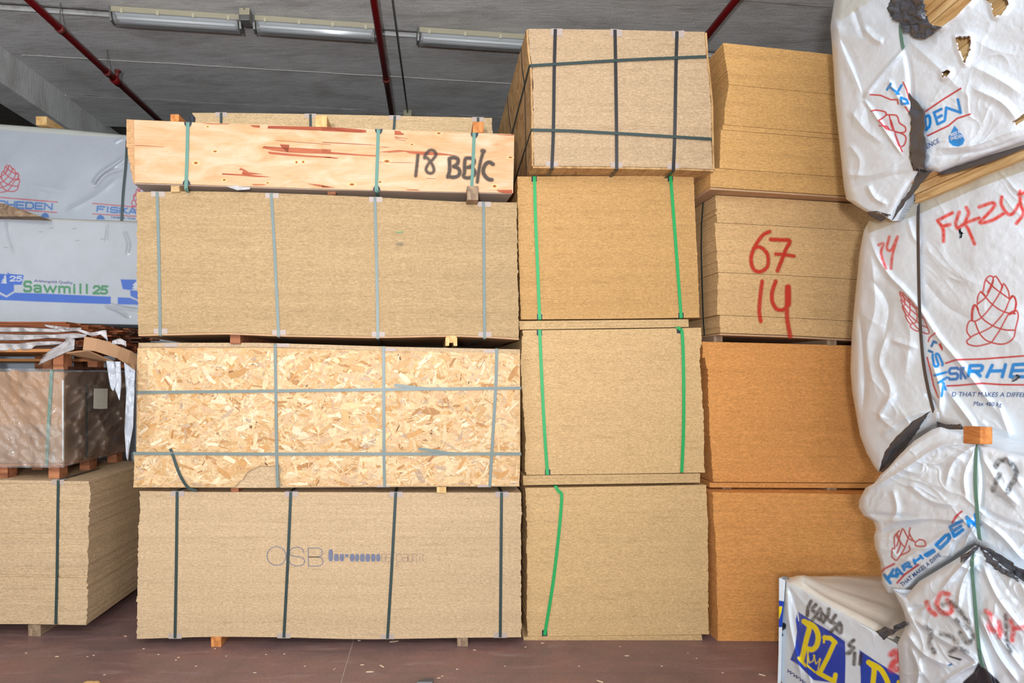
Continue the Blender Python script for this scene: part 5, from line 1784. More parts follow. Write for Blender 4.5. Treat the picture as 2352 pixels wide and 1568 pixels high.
bz.fill(g6((250, 662), (420, 770), (560, 850), (690, 940), (696, 1100), (690, 1340), (400, 1300), (330, 1230), (260, 1160), (182, 1110), (225, 1000), (245, 850), (232, 740)), (36, 66, 176))
bz.fill(g6((825, 1020), (960, 1110), (1100, 1200), (1300, 1320), (1400, 1380), (1400, 1700), (840, 1500), (835, 1250)), (34, 70, 178))
yl = (238, 214, 30)
P_ = [g6((330, 770), (365, 800), (330, 930), (290, 1110)), smooth_line(g6((310, 755), (400, 800), (440, 880), (430, 970), (390, 1015), (345, 1010)), 5)]
bz.ink(P_, 6.0, yl, 1.6)
bz.ink([g6((300, 750), (345, 790)), g6((262, 1095), (325, 1165))], 3.4, yl, 1.6)
bz.ink([g6((500, 905), (555, 910), (600, 950)), g6((595, 945), (530, 1090), (460, 1225)), g6((440, 1230), (520, 1275), (590, 1310)), g6((590, 1310), (602, 1250))], 5.2, yl, 1.6)
bz.ink([g6((500, 890), (494, 950))], 2.4, yl, 1.6)
bz.ink([g6((345, 1050), (360, 1140), (395, 1120), (405, 1080), (420, 1150), (460, 1110), (440, 1200)), g6((345, 1050), (340, 1150))], 1.2, yl, 1.6)
bz.ink([g6((335, 1160), (412, 1225))], 2.0, yl, 1.6)
bz.ink([g6((345, 1045), (346, 1046)), g6((404, 1072), (405, 1073)), g6((458, 1106), (459, 1107))], 2.4, yl, 1.6)
bz.ink([g6((930, 1150), (965, 1180), (950, 1330), (930, 1450)), smooth_line(g6((910, 1135), (1010, 1190), (1060, 1260), (1090, 1340), (1060, 1420)), 5)], 6, yl, 1.6)
bz.ink([g6((1190, 1320), (1240, 1326), (1290, 1360)), g6((1290, 1360), (1220, 1490))], 5.2, yl, 1.6)
bz.ink([smooth_line(g6(*l), 5) for l in (((375, 570), (350, 620), (340, 700)), ((420, 600), (385, 640), (425, 690), (390, 740)), ((460, 640), (425, 700), (470, 740), (470, 670)), ((540, 640), (530, 700), (490, 760)), ((470, 680), (560, 760)), ((600, 700), (570, 760), (610, 790), (560, 850)),
                                          ((640, 770), (610, 820), (650, 860), (655, 790)), ((770, 930), (730, 970), (765, 1010), (710, 1050)), ((730, 1050), (770, 1000)), ((780, 1050), (775, 1150)), ((840, 1060), (830, 1150)))], 4.6, (50, 42, 36), 3.5, 0.9, 0.2)
bz.ink([smooth_line(g6((1120, 1060), (1160, 1040), (1180, 1100), (1140, 1140), (1120, 1190), (1170, 1200)), 5)], 8, (224, 44, 44), 7, 0.9, 0.2)
bz.fill(g6((78, 790), (105, 760), (138, 775), (135, 820), (100, 850), (110, 890), (80, 910)), (24, 22, 24), 2, 1, 3)
bz.build()
bz.text('www.pz', z6(140, 1215), z6(400, 1400), 11, M['ink_violet'], shear=0.2)
# its end face, a narrow strip, and its top
PZE = Plane((0, 3.5, 0), (0, -1, 0))
PPZt.steep = True
bt = Bag('x', None, PPZt,
         [(1791, 1326), (1830, 1324), (1900, 1323), (2000, 1321), (2100, 1320), (2230, 1320)], [(1803, 1334), (1850, 1358), (1900, 1387), (2000, 1444), (2079, 1490.5), (2352, 1649)],
         [(1791, 1326), (1797, 1330), (1803, 1334)], right=[(2230, 1320), (2352, 1647)], step=2.2, seed=55, bulge=0.0, crumple=(0.0, 60, 0.3, 1.0), fine=0.0003, soft=0.004, edge_r=0.004, edge=6, depth=0.03, edges=('b',),
         folds=[([(1812, 1336), (1900, 1347), (1990, 1362), (2080, 1378)], 0.030, 16), ([(1812, 1336), (1900, 1362), (1990, 1392), (2080, 1420)], 0.032, 17), ([(1815, 1340), (1930, 1398), (2060, 1462)], 0.024, 15), ([(1812, 1332), (1900, 1332), (2060, 1330)], 0.016, 8)],
         root=bz.root, part='wrap_top', base=(226, 222, 214))
bt.build()
m = MB()
m.box((PZX + 0.012, 1.0, 0.01), (PZX + 0.62, 3.485, float(PPZt.p[2]) - 0.012))
m.obj('inner_wrap', M['lamp_white'], bz.root)
be = Bag('x', None, Plane((PZX - 0.018, 3.5, 0), (-0.4, -0.25, 0)),
         [(1789, 1327), (1796, 1329), (1804, 1333)], [(1784, 1622), (1788, 1622), (1792, 1622)], [(1789, 1327), (1789, 1400), (1788, 1500), (1784, 1622)], right=[(1804, 1333), (1796, 1450), (1794, 1520), (1792, 1622)],
         step=1.6, seed=61, bulge=0.0, crumple=(0.003, 40, 0, 1), fine=0.0, soft=0.002, edge_r=0.0, edge=4, depth=0.05, root=bz.root, part='wrap_end', edges=())
be.fill([(1786, 1378), (1810, 1382), (1810, 1440), (1786, 1440)], (34, 70, 178), 1)
be.fill([(1786, 1392), (1797, 1392), (1795, 1405), (1790, 1420), (1786, 1424)], (238, 214, 30), 1)
be.build()

# ------------------------------------------------------------------ piles on the other side of the gangway
PL = Plane.front(0, 4.12, 204, 4.12)
LP = Pack('osb_pack', 'pale board pack on the floor under the film-wrapped carton, one dark strap in view', 'board pack', PL,
          [(-640, 1098), (0, 1102), (210, 1105)], [(-640, 1436), (0, 1432.5), (85, 1433), (200, 1435)], [(1098, -600), (1436, -600)], [(1105, 204), (1130, 206), (1180, 205), (1300, 202), (1380, 200), (1435, 198.5)], 52, M['osb_a'], 0.95, seed=31, jx=2.0, jn=0.003)
LP.strap([(134, 1103), (132.5, 1200), (131, 1320), (128, 1433)], M['strap_dark'])
LP.guard(133, 1103)
tag_b = batten(64, 93, 1434, 1461, 4.14, M['batten_grey'], 'grey timber end wrapped in film under the pack below the carton', 1.2)
batten(-420, -392, 1434, 1461, 4.14, M['batten_grey'], 'timber end out of view under the same pack', 1.2)

# carton on its pallet
DC = 4.20
zc_top, zc_bot = at(0, 853, DC)[2], at(0, 1064, DC)[2]
z_lp = at(100, 1103.5, 4.12)[2]
xr = at(146, 900, DC)[0]
xl = at(-420, 900, DC)[0]
DEP = 0.86
pal1 = empty('pallet', (xr - 0.6, DC + DEP / 2, z_lp), 'small reddish-brown pallet under the film-wrapped carton', 'pallet')
for bx0 in (xr - 0.105, xr - 0.46, xr - 1.2):
    for by0 in (0.0, 0.37, 0.76):
        m = MB()
        m.box((bx0, DC + by0, z_lp + 0.001), (bx0 + 0.075, DC + by0 + 0.10, zc_bot - 0.018))
        m.obj('block', M['pallet'], pal1, bevel=0.003)
for k in range(7):
    m = MB()
    y0 = DC + k * 0.125
    m.box((xl, y0, zc_bot - 0.018), (xr - 0.005, y0 + 0.108, zc_bot))
    m.obj('deck_board', M['pallet_edge'], pal1)
car = empty('carton', (xr - 0.6, DC + DEP / 2, zc_bot + 0.001), 'large cardboard carton in clear stretch film with a pale green strap', 'carton')
m = MB()
m.box((xl, DC, zc_bot + 0.001), (xr, DC + DEP, zc_top))
m.obj('box', M['cardboard'], car, bevel=0.008)
PCF = Plane((0, DC, 0), (0, -1, 0))
PCS = Plane((xr, 0, 0), (1, 0, 0))
PCS.n = np.array((1.0, 0, 0))
for poly in ([(24, 850), (42, 850), (42, 928), (24, 928)], [(74, 872), (112, 872), (112, 888), (74, 888)], [(55, 1005), (80, 1006), (80, 1020), (55, 1020)], [(88, 1006), (112, 1007), (112, 1021), (88, 1020)], [(118, 868), (138, 868), (138, 890), (118, 890)]):
    m = MB()
    m.prism([tuple(q) for q in PCF.pt([p[0] for p in poly], [p[1] for p in poly], 0.001)], (0, 0.0008, 0))
    m.obj('tape', M['cardboard_tape'], car)
p3 = [PCF.pt(x, y, 0.009) for x, y in ((118.5, 851), (116, 900), (111, 980), (107, 1069))]
ribbon('strap', [p3[0] + np.array((0, 0.3, 0.004)), p3[0] + np.array((0, 0.01, 0.004))] + p3, [(0, 0, 1), (0, -.5, 1)] + [(0, -1, 0)] * 4, 0.022, 0.002, M['strap_teal'], car)
# strap on its side, document pouch, white carton edge
q = [np.array((xr + 0.007, DC + 0.27, z)) for z in (zc_top - 0.1, 1.5, zc_bot)]
ribbon('strap', q, [(1, 0, 0)] * 3, 0.022, 0.002, M['strap_dark'], car)
pouch = [PCS.pt(x, y, 0.064) for x, y in ((216, 892), (247, 892), (246, 938), (228, 939), (215, 938))]
m = MB()
m.prism([tuple(p) for p in pouch], (0.002, 0, 0))
m.obj('document_pouch', M['paper'], car)
m = MB()
m.box((xr - 0.004, DC - 0.010, zc_bot + 0.02), (xr + 0.004, DC - 0.004, zc_top - 0.06))
m.obj('film_seam', M['lamp_white'], car)
m = MB()
q = PCF.pt([120, 125, 125, 120], [1042, 1042, 1062, 1062], 0.0015)
m.prism([tuple(p) for p in q], (0, 0.001, 0))
m.obj('barcode_label', M['film_milky'], car)
# stretch film, loose and wrinkled, over front, side and top


def film_sheet(name, plane, x0, x1, y0, y1, amp, seed, off, parent, mat='film', step=5, fr=0.03, stretch=(1, 1), warp=False):
    nx, ny = max(4, int((x1 - x0) / step)), max(4, int((y1 - y0) / step))
    gx, gy = np.meshgrid(np.linspace(x0, x1, nx), np.linspace(y0, y1, ny))
    if warp:
        gy = CY + (gy - CY) * (gx - CX) / (x0 - CX)
    ca, sa = math.cos(0.7), math.sin(0.7)
    ax, ay = (gx * ca - gy * sa) * fr * stretch[0], (gx * sa + gy * ca) * fr * stretch[1]
    r = 1 - np.abs(fbm(ax, ay, seed, 3))
    h = off + amp * (0.6 * r ** 3 + 0.7 * r ** 10) + amp * 0.8 * fbm(gx * 0.02, gy * 0.02, seed + 3, 2)
    P = plane.pt(gx, gy, h).reshape(-1, 3)
    idx = np.arange(nx * ny).reshape(ny, nx)
    fc = np.stack([idx[:-1, :-1], idx[1:, :-1], idx[1:, 1:], idx[:-1, 1:]], -1).reshape(-1, 4)
    return mesh_obj(name, P, fc, M[mat], parent, True)


film_sheet('stretch_film', PCF, -424, 147.5, 846, 1074, 0.016, 5, 0.026, car, stretch=(1.6, 0.6))
film_sheet('stretch_film', PCS, 146.5, 288, 850, 1072, 0.018, 9, 0.034, car, step=3, stretch=(0.7, 1.7), warp=True)
film_sheet('stretch_film', PCF, -424, 148, 975, 1072, 0.004, 19, 0.024, car, step=4)

# second pallet on the carton, with planks
z0 = zc_top + 0.012
z1 = at(0, 808, DC - 0.02)[2]
pal2 = empty('pallet', (xr - 0.6, DC + 0.45, z0), 'raised brown pallet standing on top of the film-wrapped carton', 'pallet')
for bx0, by0 in ((xr - 0.062, 0.0), (xr - 0.062, 0.42), (xr - 0.062, 0.82), (xr - 0.40, 0.42), (xr - 0.40, 0.82), (xr - 0.72, 0.05), (xr - 0.72, 0.82), (xr - 1.2, 0.0), (xr - 1.2, 0.8)):
    m = MB()
    m.box((bx0, DC - 0.02 + by0, z0 + 0.001), (bx0 + 0.072, DC + by0 + 0.08, z1))
    m.obj('block', M['pallet'], pal2, bevel=0.003)
for k in range(6):
    m = MB()
    m.box((xl, DC - 0.02 + k * 0.165, z1), (xr + 0.015, DC + 0.10 + k * 0.165, z1 + 0.02))
    m.obj('deck_board', M['pallet_edge'], pal2)
for by0 in (0.42, 0.84):
    m = MB()
    m.box((xl, DC + by0 - 0.01, z1 - 0.055), (xr + 0.02, DC + by0 + 0.06, z1 - 0.035))
    m.obj('bottom_board', M['pallet_edge'], pal2)
m = MB()
m.box((xr + 0.005, DC + 0.02, z0), (xr + 0.018, DC + 0.92, z0 + 0.022))
m.obj('side_board', M['plank_dark'], pal2)
zp0 = z1 + 0.022
zp1 = at(0, 739, DC + 0.05)[2]
pb = empty('plank_bundle', (xr - 0.6, DC + 0.5, zp0), 'bundle of thin red-brown planks in torn film, ends staggered, on the raised pallet', 'plank bundle')
nl = 13
for k in range(nl):
    for j in range(6):
        zz = zp0 + (zp1 - zp0) * k / nl
        hh = (zp1 - zp0) / nl - 0.0025
        ext = xr + 0.06 + j * 0.032 + random.uniform(-0.05, 0.05) + (0.02 if k < 8 else -0.02)
        m = MB()
        y0 = DC + 0.0 + j * 0.145
        lo, hi = (xl - 0.2 - random.uniform(0, 0.1), y0 + random.uniform(0, 0.012), zz), (ext, y0 + 0.137, zz + hh)
        m.box(lo, hi)
        m.obj('plank', M['plank'] if random.random() < 0.72 else M['plank_dark'], pb)
PB_ = Plane((0, DC - 0.012, 0), (0, -1, 0))
patch('torn_film', M['film_milky'], PB_, [(-60, 750), (60, 752), (120, 755), (175, 752), (186, 752)], [(-60, 763), (60, 762), (130, 763), (175, 760), (190, 765)], 0.008, 0.012, 3, 40, 5, parent=pb)
patch('torn_film', M['film_milky'], PB_, [(-60, 765), (60, 768), (120, 768), (170, 765), (200, 768)], [(-60, 783), (60, 781), (110, 776), (150, 778), (196, 775)], 0.008, 0.012, 5, 40, 6, parent=pb)
patch('torn_film', M['film_milky'], PB_, [(-60, 787), (40, 789), (85, 784), (130, 783), (145, 786)], [(-60, 806), (30, 805), (72, 802), (80, 794), (140, 790)], 0.010, 0.014, 7, 40, 6, parent=pb)
patch('torn_film', M['film_milky'], PB_, [(152, 775), (172, 778), (170, 803), (160, 806)], [(148, 786), (120, 800), (98, 818), (88, 838)], 0.014, 0.016, 8, 16, 6, parent=pb)
patch('torn_film', M['film_milky'], PB_, [(100, 744), (125, 748), (160, 752)], [(104, 750), (125, 755), (158, 758)], 0.02, 0.02, 10, 16, 4, parent=pb)
PBs = Plane((xr + 0.20, 0, 0), (1, -0.5, 0))
patch('torn_film', M['film_milky'], Plane((0, DC - 0.05, 0), (0.4, -1, 0)), [(172, 752), (210, 764), (236, 758), (244, 758)], [(190, 765), (212, 772), (232, 768), (248, 785)], 0.02, 0.02, 12, 20, 5, parent=pb)
patch('torn_film', M['film_milky'], Plane((0, DC - 0.05, 0), (0.4, -1, 0)), [(258, 782), (275, 776), (290, 784)], [(256, 790), (278, 790), (290, 796)], 0.02, 0.02, 14, 14, 4, parent=pb)
# folded cardboard edging lying across the ends, and torn white strips hanging from it
ce = empty('cardboard_edging', tuple(at(240, 800, 4.15)), 'bent length of tan cardboard edging hanging off the plank ends', 'cardboard')
a_ = [at(190, 803, 4.02), at(194, 773, 4.02), at(223, 778, 4.05), at(218, 806, 4.05)]
m = MB()
m.prism([tuple(p) for p in a_], (0.01, 0.012, 0))
m.obj('panel', M['cardboard'], ce)
up_ = [(223, 778, 4.05), (250, 784, 4.10), (273, 795, 4.14), (300, 806, 4.2), (313, 816, 4.25)]
lo_ = [(218, 806, 4.05), (248, 816, 4.10), (268, 822, 4.14), (290, 836, 4.2), (309, 850, 4.25)]
tz, tb_ = [], []
v, f = [], []
for k in range(len(up_) * 8 - 7):
    s = k / 8
    i = min(int(s), len(up_) - 2)
    w = s - i
    u_ = [up_[i][c] * (1 - w) + up_[i + 1][c] * w for c in range(3)]
    l_ = [lo_[i][c] * (1 - w) + lo_[i + 1][c] * w for c in range(3)]
    u_[1] += (1.6 if k % 2 else 0) * (1 if s < 2.2 else 0)
    for p in (at(*u_), at(*l_)):
        v.append(tuple(p))
    for p in (at(*u_), at(*l_)):
        v.append((p[0] + 0.004, p[1] + 0.008, p[2]))
n = len(v) // 4
for k in range(n - 1):
    b = 4 * k
    f += [(b, b + 1, b + 5, b + 4), (b + 2, b + 6, b + 7, b + 3), (b, b + 4, b + 6, b + 2), (b + 1, b + 3, b + 7, b + 5)]
mesh_obj('side_panel', v, f, M['cardboard'], ce)
m = MB()
m.hexa([at(152, 812, 4.17), at(200, 806, 4.10), at(262, 832, 4.25), at(215, 830, 4.45), at(152, 809, 4.17), at(200, 803, 4.10), at(262, 829, 4.25), at(215, 827, 4.45)])
m.obj('bottom_panel', M['cardboard'], ce)
PS = Plane((0, 4.22, 0), (0.2, -1, 0))
ws = pb
wm = bag_mat('white_strip', 0.3, 0.3, 20)
wm = plain('white_strip_film', (172, 175, 182), 0.32, 0.5, vary=0.06, scale=14, bump=0.4)
patch('torn_strip', wm, PS, [(244, 828), (250, 870), (254, 890), (259, 898)], [(262, 829), (268, 860), (268, 880), (261, 897)], 0.02, 0.012, 3, 20, 6, parent=ws)
patch('torn_strip', wm, PS, [(263, 830), (266, 880), (264, 893), (273, 917)], [(277, 830), (279, 880), (277, 900), (275, 920)], 0.02, 0.012, 6, 20, 5, parent=ws)
patch('torn_strip', wm, PS, [(285, 832), (290, 900), (286, 990), (290, 1050), (293, 1058)], [(310, 850), (309, 900), (306, 980), (296, 1035), (294, 1058)], 0.03, 0.02, 9, 30, 8, parent=ws)
patch('torn_strip', wm, PS, [(296, 845), (300, 870), (305, 888)], [(310, 850), (310, 870), (306, 888)], 0.05, 0.02, 12, 12, 5, parent=ws)

# white timber packs behind
PW1 = Plane.front(0, 5.45, 330, 5.70)
PW2 = Plane.front(0, 5.10, 330, 5.33)
PW3 = Plane.front(0, 5.5, 330, 5.72)
w1 = Bag('timber_pack', 'grey-white wrapped pack with red cone emblem, top of the pile across the gangway', PW1,
         [(-520, 266), (0, 285), (150, 296), (292, 310), (420, 321)], [(-520, 510), (0, 515), (330, 528), (420, 532)], [(-520, 266), (-520, 510)], step=1.5, seed=71, bulge=0.01,
         crumple=(0.0015, 90, 0.4, 1.0), fine=0.0, soft=0.006, edge=8, edge_r=0.03, depth=1.1, mat='bag_flat', base=(163, 168, 176),
         folds=[([(212, 425), (230, 400), (270, 372), (290, 355)], 0.014, 9), ([(216, 432), (245, 400), (290, 385)], -0.010, 8), ([(150, 488), (220, 450), (280, 400)], 0.008, 16), ([(262, 328), (285, 316)], 0.008, 7)], edges=('t',))
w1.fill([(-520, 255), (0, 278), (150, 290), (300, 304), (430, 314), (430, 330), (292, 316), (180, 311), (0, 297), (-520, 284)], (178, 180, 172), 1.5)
w1.ink(cone_at((-8, 379), (54, 0), (0, 63)), 1.2, (172, 36, 52))
w1.ink(cone_at((302, 420), (48, 2), (0, 62)), 1.2, (172, 36, 52))
w1.ink([[(-200, 441), (0, 453), (132, 464)], [(-200, 470), (0, 478), (130, 488)], [(213, 467), (320, 476), (430, 486)], [(213, 491), (320, 497), (430, 505)]], 1.1, (176, 36, 50))
w1.ink(glyph_lines('FISKARHEDEN', (-100, 456), (120, 468), (-100, 472), (119, 481)), 1.9, (44, 100, 164))
w1.ink(glyph_lines('FISKARHEDEN', (224, 474), (440, 487), (223, 485), (440, 500)), 1.9, (44, 100, 164))
w1.fill([(94, 496), (98, 490), (105, 488), (111, 492), (113, 500), (94, 500)], (40, 96, 160))
w1.fill([(222, 500), (226, 494), (232, 493), (238, 497), (241, 504), (222, 504)], (40, 96, 160))
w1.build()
w1.text('TIMBER THAT MAKES', (254, 501), (352, 507), 5, M['ink_small'])
w1.band('strap', [(292, 322), (289, 380), (283, 440), (279, 512)], 0.022, M['strap_dark'], 0.008, 14)
w2 = Bag('timber_pack', 'white-wrapped pack printed with green lettering over a blue bar', PW2,
         [(-520, 490), (0, 495), (160, 503), (420, 512)], [(-520, 740), (0, 739), (150, 742), (420, 748)], [(-520, 490), (-520, 740)], step=1.3, seed=81, bulge=0.012,
         crumple=(0.0012, 80, 1.3, 1.0), fine=0.0, soft=0.006, edge=6, edge_r=0.03, depth=1.2, mat='bag_flat', base=(172, 175, 181),
         folds=[([(240, 700), (270, 712), (300, 730)], 0.010, 8), ([(245, 699), (290, 708), (320, 712)], -0.008, 7), ([(285, 530), (296, 560), (290, 590)], 0.010, 9), ([(18, 500), (22, 540), (40, 590)], 0.006, 10), ([(248, 515), (243, 560)], 0.006, 6)], edges=('t',))
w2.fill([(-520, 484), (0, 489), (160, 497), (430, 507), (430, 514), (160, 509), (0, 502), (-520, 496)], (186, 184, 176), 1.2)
blu = (26, 84, 180)
z1c = lambda x, y: (x / 3.015, 240 + y / 3.015)
g1 = lambda *p: [z1c(*q) for q in p]
w2.fill(g1((100, 1302), (300, 1308), (768, 1330), (766, 1382), (300, 1366), (-30, 1352), (-30, 1300), (45, 1336)), blu)
w2.fill(g1((-60, 1168), (50, 1174), (54, 1160), (66, 1172), (165, 1180), (150, 1248), (96, 1248), (98, 1290), (45, 1322), (0, 1298), (-60, 1270)), blu)
w2.fill(g1((40, 1176), (22, 1196), (34, 1196), (10, 1220), (26, 1220), (4, 1236), (46, 1240)), (186, 190, 196), 0.8)
w2.ink(glyph_lines('25', z1c(72, 1188), z1c(152, 1190), z1c(68, 1222), z1c(148, 1222)), 1.3, (186, 190, 196), 0.8)
w2.fill(g1((815, 1334), (900, 1338), (1000, 1380), (1000, 1388), (816, 1382)), blu)
w2.fill(g1((835, 1210), (940, 1212), (960, 1260), (905, 1284), (900, 1284), (850, 1278)), blu)
w2.fill(g1((900, 1285), (1000, 1290), (1000, 1372), (905, 1326)), blu)
w2.fill(g1((940, 1228), (916, 1250), (930, 1252), (915, 1270), (945, 1276), (990, 1270), (990, 1230)), (186, 190, 196), 0.8)
gr = (46, 122, 72)
w2.ink(glyph_lines('S', z1c(170, 1226), z1c(215, 1226), z1c(168, 1292), z1c(214, 1292)), 2.9, gr)
w2.ink(glyph_lines('awmill', z1c(236, 1226), z1c(612, 1248), z1c(236, 1296), z1c(612, 1306), 0.42, {'m': 1.35, 'w': 1.5, 'i': 0.35, 'l': 0.4, 'a': 0.9}), 2.5, gr)
w2.ink(glyph_lines('25', z1c(650, 1256), z1c(745, 1258), z1c(645, 1308), z1c(740, 1310)), 2.7, gr)
for x, y in ((288, 880), (540, 940), (360, 855), (520, 858), (45, 988), (715, 930)):
    w2.ink([g1((x - 18, y + 2), (x + 8, y))], 0.6, (90, 92, 96), 1.2, 0.8)
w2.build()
w2.text('Arkhangelsk Quality', z1c(236, 1228), z1c(502, 1242), 6.5, M['ink_violet'])
w3 = Bag('timber_pack', 'white-wrapped pack mostly hidden behind the planks and the carton', PW3,
         [(-520, 753), (0, 752), (150, 754), (420, 760)], [(-520, 1120), (0, 1120), (420, 1130)], [(-520, 753), (-520, 1120)], step=4, seed=91, bulge=0.02, crumple=(0.006, 60, 0.3, 1.0), fine=0.0, soft=0.01, edge=6, edge_r=0.03,
         depth=1.2, base=(190, 196, 206), edges=('t',), folds=[([(290, 740), (300, 800), (296, 860)], 0.015, 10), ([(300, 760), (330, 790)], 0.012, 8)])
w3.build()
# plain timbers carrying that pile
zw3 = float(PW3.pt(100, 1126)[2])
for k, xx in enumerate((-3.4, -2.6)):
    m = MB()
    m.box((xx, 5.5, 0.0), (xx + 0.4, 6.3, zw3))
    tag(m.obj('timber_stack_base', M['batten_grey'], bevel=0.01), ('grey timber support under the pile across the gangway, inner one', 'grey timber support under the pile across the gangway, outer one')[k], 'support')
# thin brown board and small timber lying on those packs
m = MB()
q = [at(-60, 458, 5.0), at(8, 467, 5.0), at(60, 485, 5.02), at(95, 497, 5.05), at(-60, 497, 5.0)]
m.prism([tuple(p) for p in q], (0.02, 0.3, 0))
tag(m.obj('board_offcut', M['batten_grey'], bevel=0.002), 'brown tapered board lying on the green-lettered white pack', 'board')
batten(82, 107, 267, 287, 5.50, M['batten_pale'], 'short timber end lying on the pack with the red cone emblem', 0.7, shift=-0.0)

# ------------------------------------------------------------------ under the ceiling
ZL = 5.25


def lamp(pxa, pya, pxb, pyb, label):
    a, b = at_z(pxa, pya, ZL), at_z(pxb, pyb, ZL)
    d = b - a
    L = np.linalg.norm(d)
    ex = d / L
    ey = np.array((-ex[1], ex[0], 0))
    c = (a + b) / 2
    r = empty('ceiling_lamp', (c[0], c[1], 5.27), label, 'lamp', 'strip lamps along the ceiling joint')

    def sweep(name, prof_, x0, x1, mat, caps=True, smooth=False):
        v, f = [], []
        n = len(prof_)
        for x in (x0, x1):
            for (y, z) in prof_:
                v.append(tuple(c + ex * x + ey * y + np.array((0, 0, z))))
        for i in range(n - 1):
            f.append((i, i + 1, n + i + 1, n + i))
        if caps:
            f.append(tuple(range(n))[::-1])
            f.append(tuple(range(n, 2 * n)))
            f.append((n - 1, 0, n, 2 * n - 1))
        return mesh_obj(name, v, f, mat, r, smooth)
    h = L / 2
    sweep('housing', [(-0.075, 0.045), (-0.085, 0.09), (-0.05, 0.10), (0.05, 0.10), (0.085, 0.09), (0.075, 0.045)], -h, h, M['lamp_tray'])
    sweep('reflector', [(-0.06, 0.042), (-0.02, 0.036), (0.02, 0.036), (0.06, 0.042)], -h + 0.03, h - 0.03, M['lamp_white'])
    lens = sweep('lens', [(-0.074, 0.044), (-0.070, 0.0), (-0.055, -0.028), (-0.02, -0.04), (0.02, -0.04), (0.055, -0.028), (0.070, 0.0), (0.074, 0.044)], -h + 0.012, h - 0.012, M['lamp_lens'], smooth=False)
    for yy in (-0.032, 0.032):
        m = MB()
        m.tube([c + ex * (-h + 0.045) + ey * yy + np.array((0, 0, 0.008)), c + ex * (h - 0.045) + ey * yy + np.array((0, 0, 0.008))], 0.013, 10)
        m.obj('tube', M['lamp_tube'], r, True)
    for sx in (-1, 1):
        m = MB()
        p = [(-0.082, 0.09), (-0.078, 0.02), (-0.05, -0.032), (0.05, -0.032), (0.078, 0.02), (0.082, 0.09)]
        m.prism([tuple(c + ex * (sx * h) + ey * y + np.array((0, 0, z))) for y, z in p], ex * sx * 0.02)
        m.obj('end_cap', M['steel'], r)
    for k in range(4):
        x = -h + 0.10 + (L - 0.2) * k / 3
        for s in (-1, 1):
            o = c + ex * x + ey * s * 0.082
            m = MB()
            m.hexa([o + ex * dx + ey * dy + np.array((0, 0, dz)) for dz in (0.028, 0.07) for dx, dy in ((-0.012, -0.008), (0.012, -0.008), (0.012, 0.008), (-0.012, 0.008))])
            m.obj('clip', M['lamp_clip'], lens)
    m = MB()
    for x in (-h * 0.6, h * 0.6):
        o = c + ex * x
        m.hexa([o + ex * dx + ey * dy + np.array((0, 0, dz)) for dz in (0.10, 0.15) for dx, dy in ((-0.03, -0.03), (0.03, -0.03), (0.03, 0.03), (-0.03, 0.03))])
    o = m.obj('mounting', M['steel'], r)
    o['kind'] = 'stuff'
    return r


lamp(262, 46, 552, 65, 'strip lamp between the slanting red pipe and the small grey box')
lamp(588, 66, 862, 85, 'strip lamp ending against the middle red pipe')
lamp(962, 92, 1245, 111, 'strip lamp running in behind the topmost black-strapped pack')
c = at_z(566, 47, 5.25)
jb = empty('junction_box', (c[0], c[1], 5.22), 'small grey junction box between two strip lamps', 'junction box')
m = MB()
m.box((c[0] - 0.045, c[1] - 0.06, 5.22), (c[0] + 0.045, c[1] + 0.06, 5.340))
m.obj('box', M['steel'], jb, bevel=0.006)
m = MB()
m.box((c[0] - 0.05, c[1] - 0.066, 5.27), (c[0] + 0.05, c[1] - 0.061, 5.335))
m.obj('lid', M['lamp_tray'], jb)
m = MB()
m.tube([(c[0], c[1] - 0.072, 5.325), (c[0], c[1] - 0.06, 5.325)], 0.008, 10)
m.obj('screw', M['steel'], jb)


def pipe(x, label, extras=(), r=0.034, z=5.10, y1=9.9):
    g = empty('fire_pipe', (x, 2.0, z), label, 'pipe', 'red pipes under the ceiling')
    m = MB()
    m.tube([(x, 1.0, z), (x, y1, z)], r, 16)
    m.obj('pipe', M['pipe_red'], g, True)
    for y in extras:
        m = MB()
        m.tube([(x, y - 0.03, z), (x, y + 0.03, z)], r * 1.22, 16)
        m.obj('collar', M['pipe_collar'], g, True)
        m = MB()
        m.tube([(x, y, z + r), (x, y, 5.352)], 0.006, 8)
        m.obj('hanger_rod', M['steel'], g)
    return g


p1 = pipe(-3.595, 'red pipe slanting down to the plywood pack, with a small valve', (5.9, 6.75))
yv = at_z(262, 185, 5.10)[1]
m = MB()
m.tube([(-3.595, yv - 0.06, 5.10), (-3.595, yv + 0.06, 5.10)], 0.046, 14)
m.obj('coupling', M['pipe_red'], p1, True)
m = MB()
m.tube([(-3.595, yv, 5.13), (-3.575, yv, 5.20)], 0.022, 12)
m.tube([(-3.575, yv, 5.20), (-3.575, yv, 5.215)], 0.034, 12)
m.obj('valve', M['pipe_collar'], p1, True)
pipe(-0.530, 'red pipe crossing the strip lamps above the main pile', (6.91,))
pipe(2.69, 'red pipe vanishing behind the golden stepped stack', (6.4,))
cd = empty('conduit', (-0.37, 6.5, 5.30), 'thin grey conduit beside the middle red pipe, ending in a small box', 'conduit')
m = MB()
m.tube([(-0.39, 2.0, 5.31), (-0.385, 5.8, 5.31), (-0.345, 8.3, 5.31)], 0.011, 10)
m.obj('tube', M['steel'], cd, True)
m = MB()
m.box((-0.40, 8.26, 5.25), (-0.29, 8.36, 5.340))
m.obj('box', M['lamp_tray'], cd, bevel=0.006)

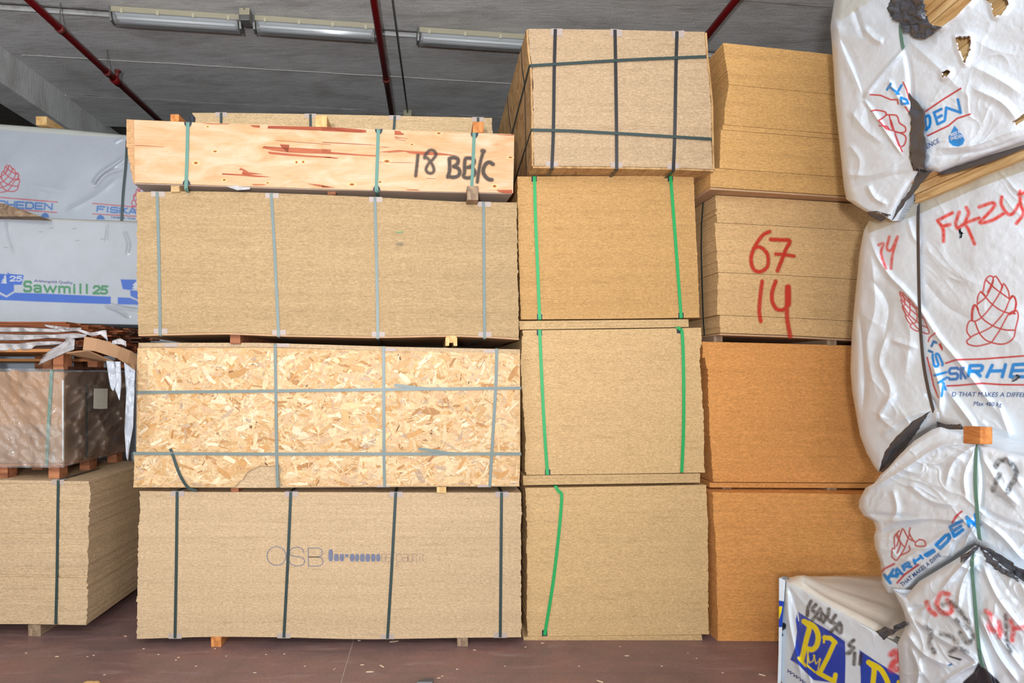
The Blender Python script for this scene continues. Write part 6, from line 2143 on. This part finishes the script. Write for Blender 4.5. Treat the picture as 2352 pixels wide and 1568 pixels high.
# ------------------------------------------------------------------ splinters and scraps on the floor
spots = [(1236, 1566 - 40, 14), (1262, 1553 - 40, 10)]
chips = [(832, 1527, 9, 0.1), (877, 1530, 16, -0.8), (850, 1543, 18, 0.05), (768, 1537, 9, 1.2), (1499, 1497, 3, 1.4), (1440, 1506, 11, 0.0), (1378, 1565, 16, -0.7), (1246, 1477, 8, 0.0), (1050, 1537, 6, 0.2), (1008, 1557, 9, 0.3), (1016, 1553, 6, -0.5),
         (825, 1471, 7, 0.0), (905, 1473, 22, 0.25), (1090, 1493, 7, -0.3), (410, 1510, 6, 0.1), (404, 1516, 5, 0.0), (288, 1461, 7, 0.0), (131, 1508, 8, 0.1), (201, 1508, 4, 0.4), (215, 1505, 4, 0.3), (611, 1503, 4, 0), (653, 1502, 5, 0), (494, 1490, 4, 0),
         (585, 1545, 8, -0.05), (240, 1550, 5, 0.4), (1750, 1550, 14, -0.6), (1660, 1545, 6, 0.2), (1600, 1512, 5, 0.2), (1580, 1500, 4, 0.3), (364, 1503, 4, 0.2), (520, 1507, 4, 0.5), (1160, 1530, 4, 0.2), (1330, 1530, 5, 0.1), (1520, 1530, 6, 0.2), (700, 1530, 4, .3),
         (1424, 1485, 4, 0.2), (1207, 1486, 5, 0.1), (330, 1490, 5, 0.1), (450, 1530, 5, 0.3), (60, 1500, 4, 0.2)]
proto = None
for i, (x, y, L, an) in enumerate(chips):
    p = at_z(x, y, 0.0)
    l_ = L * p[1] / F
    if proto is None:
        m = MB()
        m.prism([(-0.5, -0.08, 0), (-0.1, -0.14, 0), (0.35, -0.1, 0), (0.5, 0.02, 0), (0.2, 0.12, 0), (-0.35, 0.1, 0)], (0, 0, 1))
        me_o = m.obj('wood_splinter', M['chip'])
        proto = me_o
        o = proto
    else:
        o = proto.copy()
        COL.objects.link(o)
    o.location = (p[0], p[1], 0.0006)
    o.rotation_euler = (0, 0, an)
    o.scale = (l_, l_ * 0.9, 0.003)
    tag(o, 'pale wood splinter scattered on the red-brown floor', 'splinter', 'wood splinters on the floor')
# dark scrap at the lower border
p = at_z(975, 1568, 0.0)
m = MB()
m.prism([(p[0] - 0.05, p[1] - 0.03, 0.001), (p[0] + 0.045, p[1] - 0.03, 0.001), (p[0] + 0.05, p[1] + 0.015, 0.001), (p[0] + 0.005, p[1] + 0.018, 0.001), (p[0] - 0.03, p[1] - 0.002, 0.001)], (0.004, 0.0, 0.02))
tag(m.obj('scrap', M['black_film'], bevel=0.004), 'small crumpled black scrap on the floor, in front of the lettered pack', 'scrap')
p = at_z(212, 1571, 0.0)
m = MB()
m.hexa([(p[0] - 0.07, p[1] - 0.1, 0.001), (p[0] + 0.055, p[1] - 0.1, 0.001), (p[0] + 0.055, p[1], 0.001), (p[0] - 0.05, p[1], 0.001), (p[0] - 0.06, p[1] - 0.1, 0.03), (p[0] + 0.05, p[1] - 0.1, 0.03), (p[0] + 0.05, p[1] - 0.02, 0.03), (p[0] - 0.02, p[1] - 0.02, 0.03)])
tag(m.obj('wood_offcut', M['batten_pale'], bevel=0.003), 'small wedge of pale wood lying on the floor in the gangway', 'offcut')
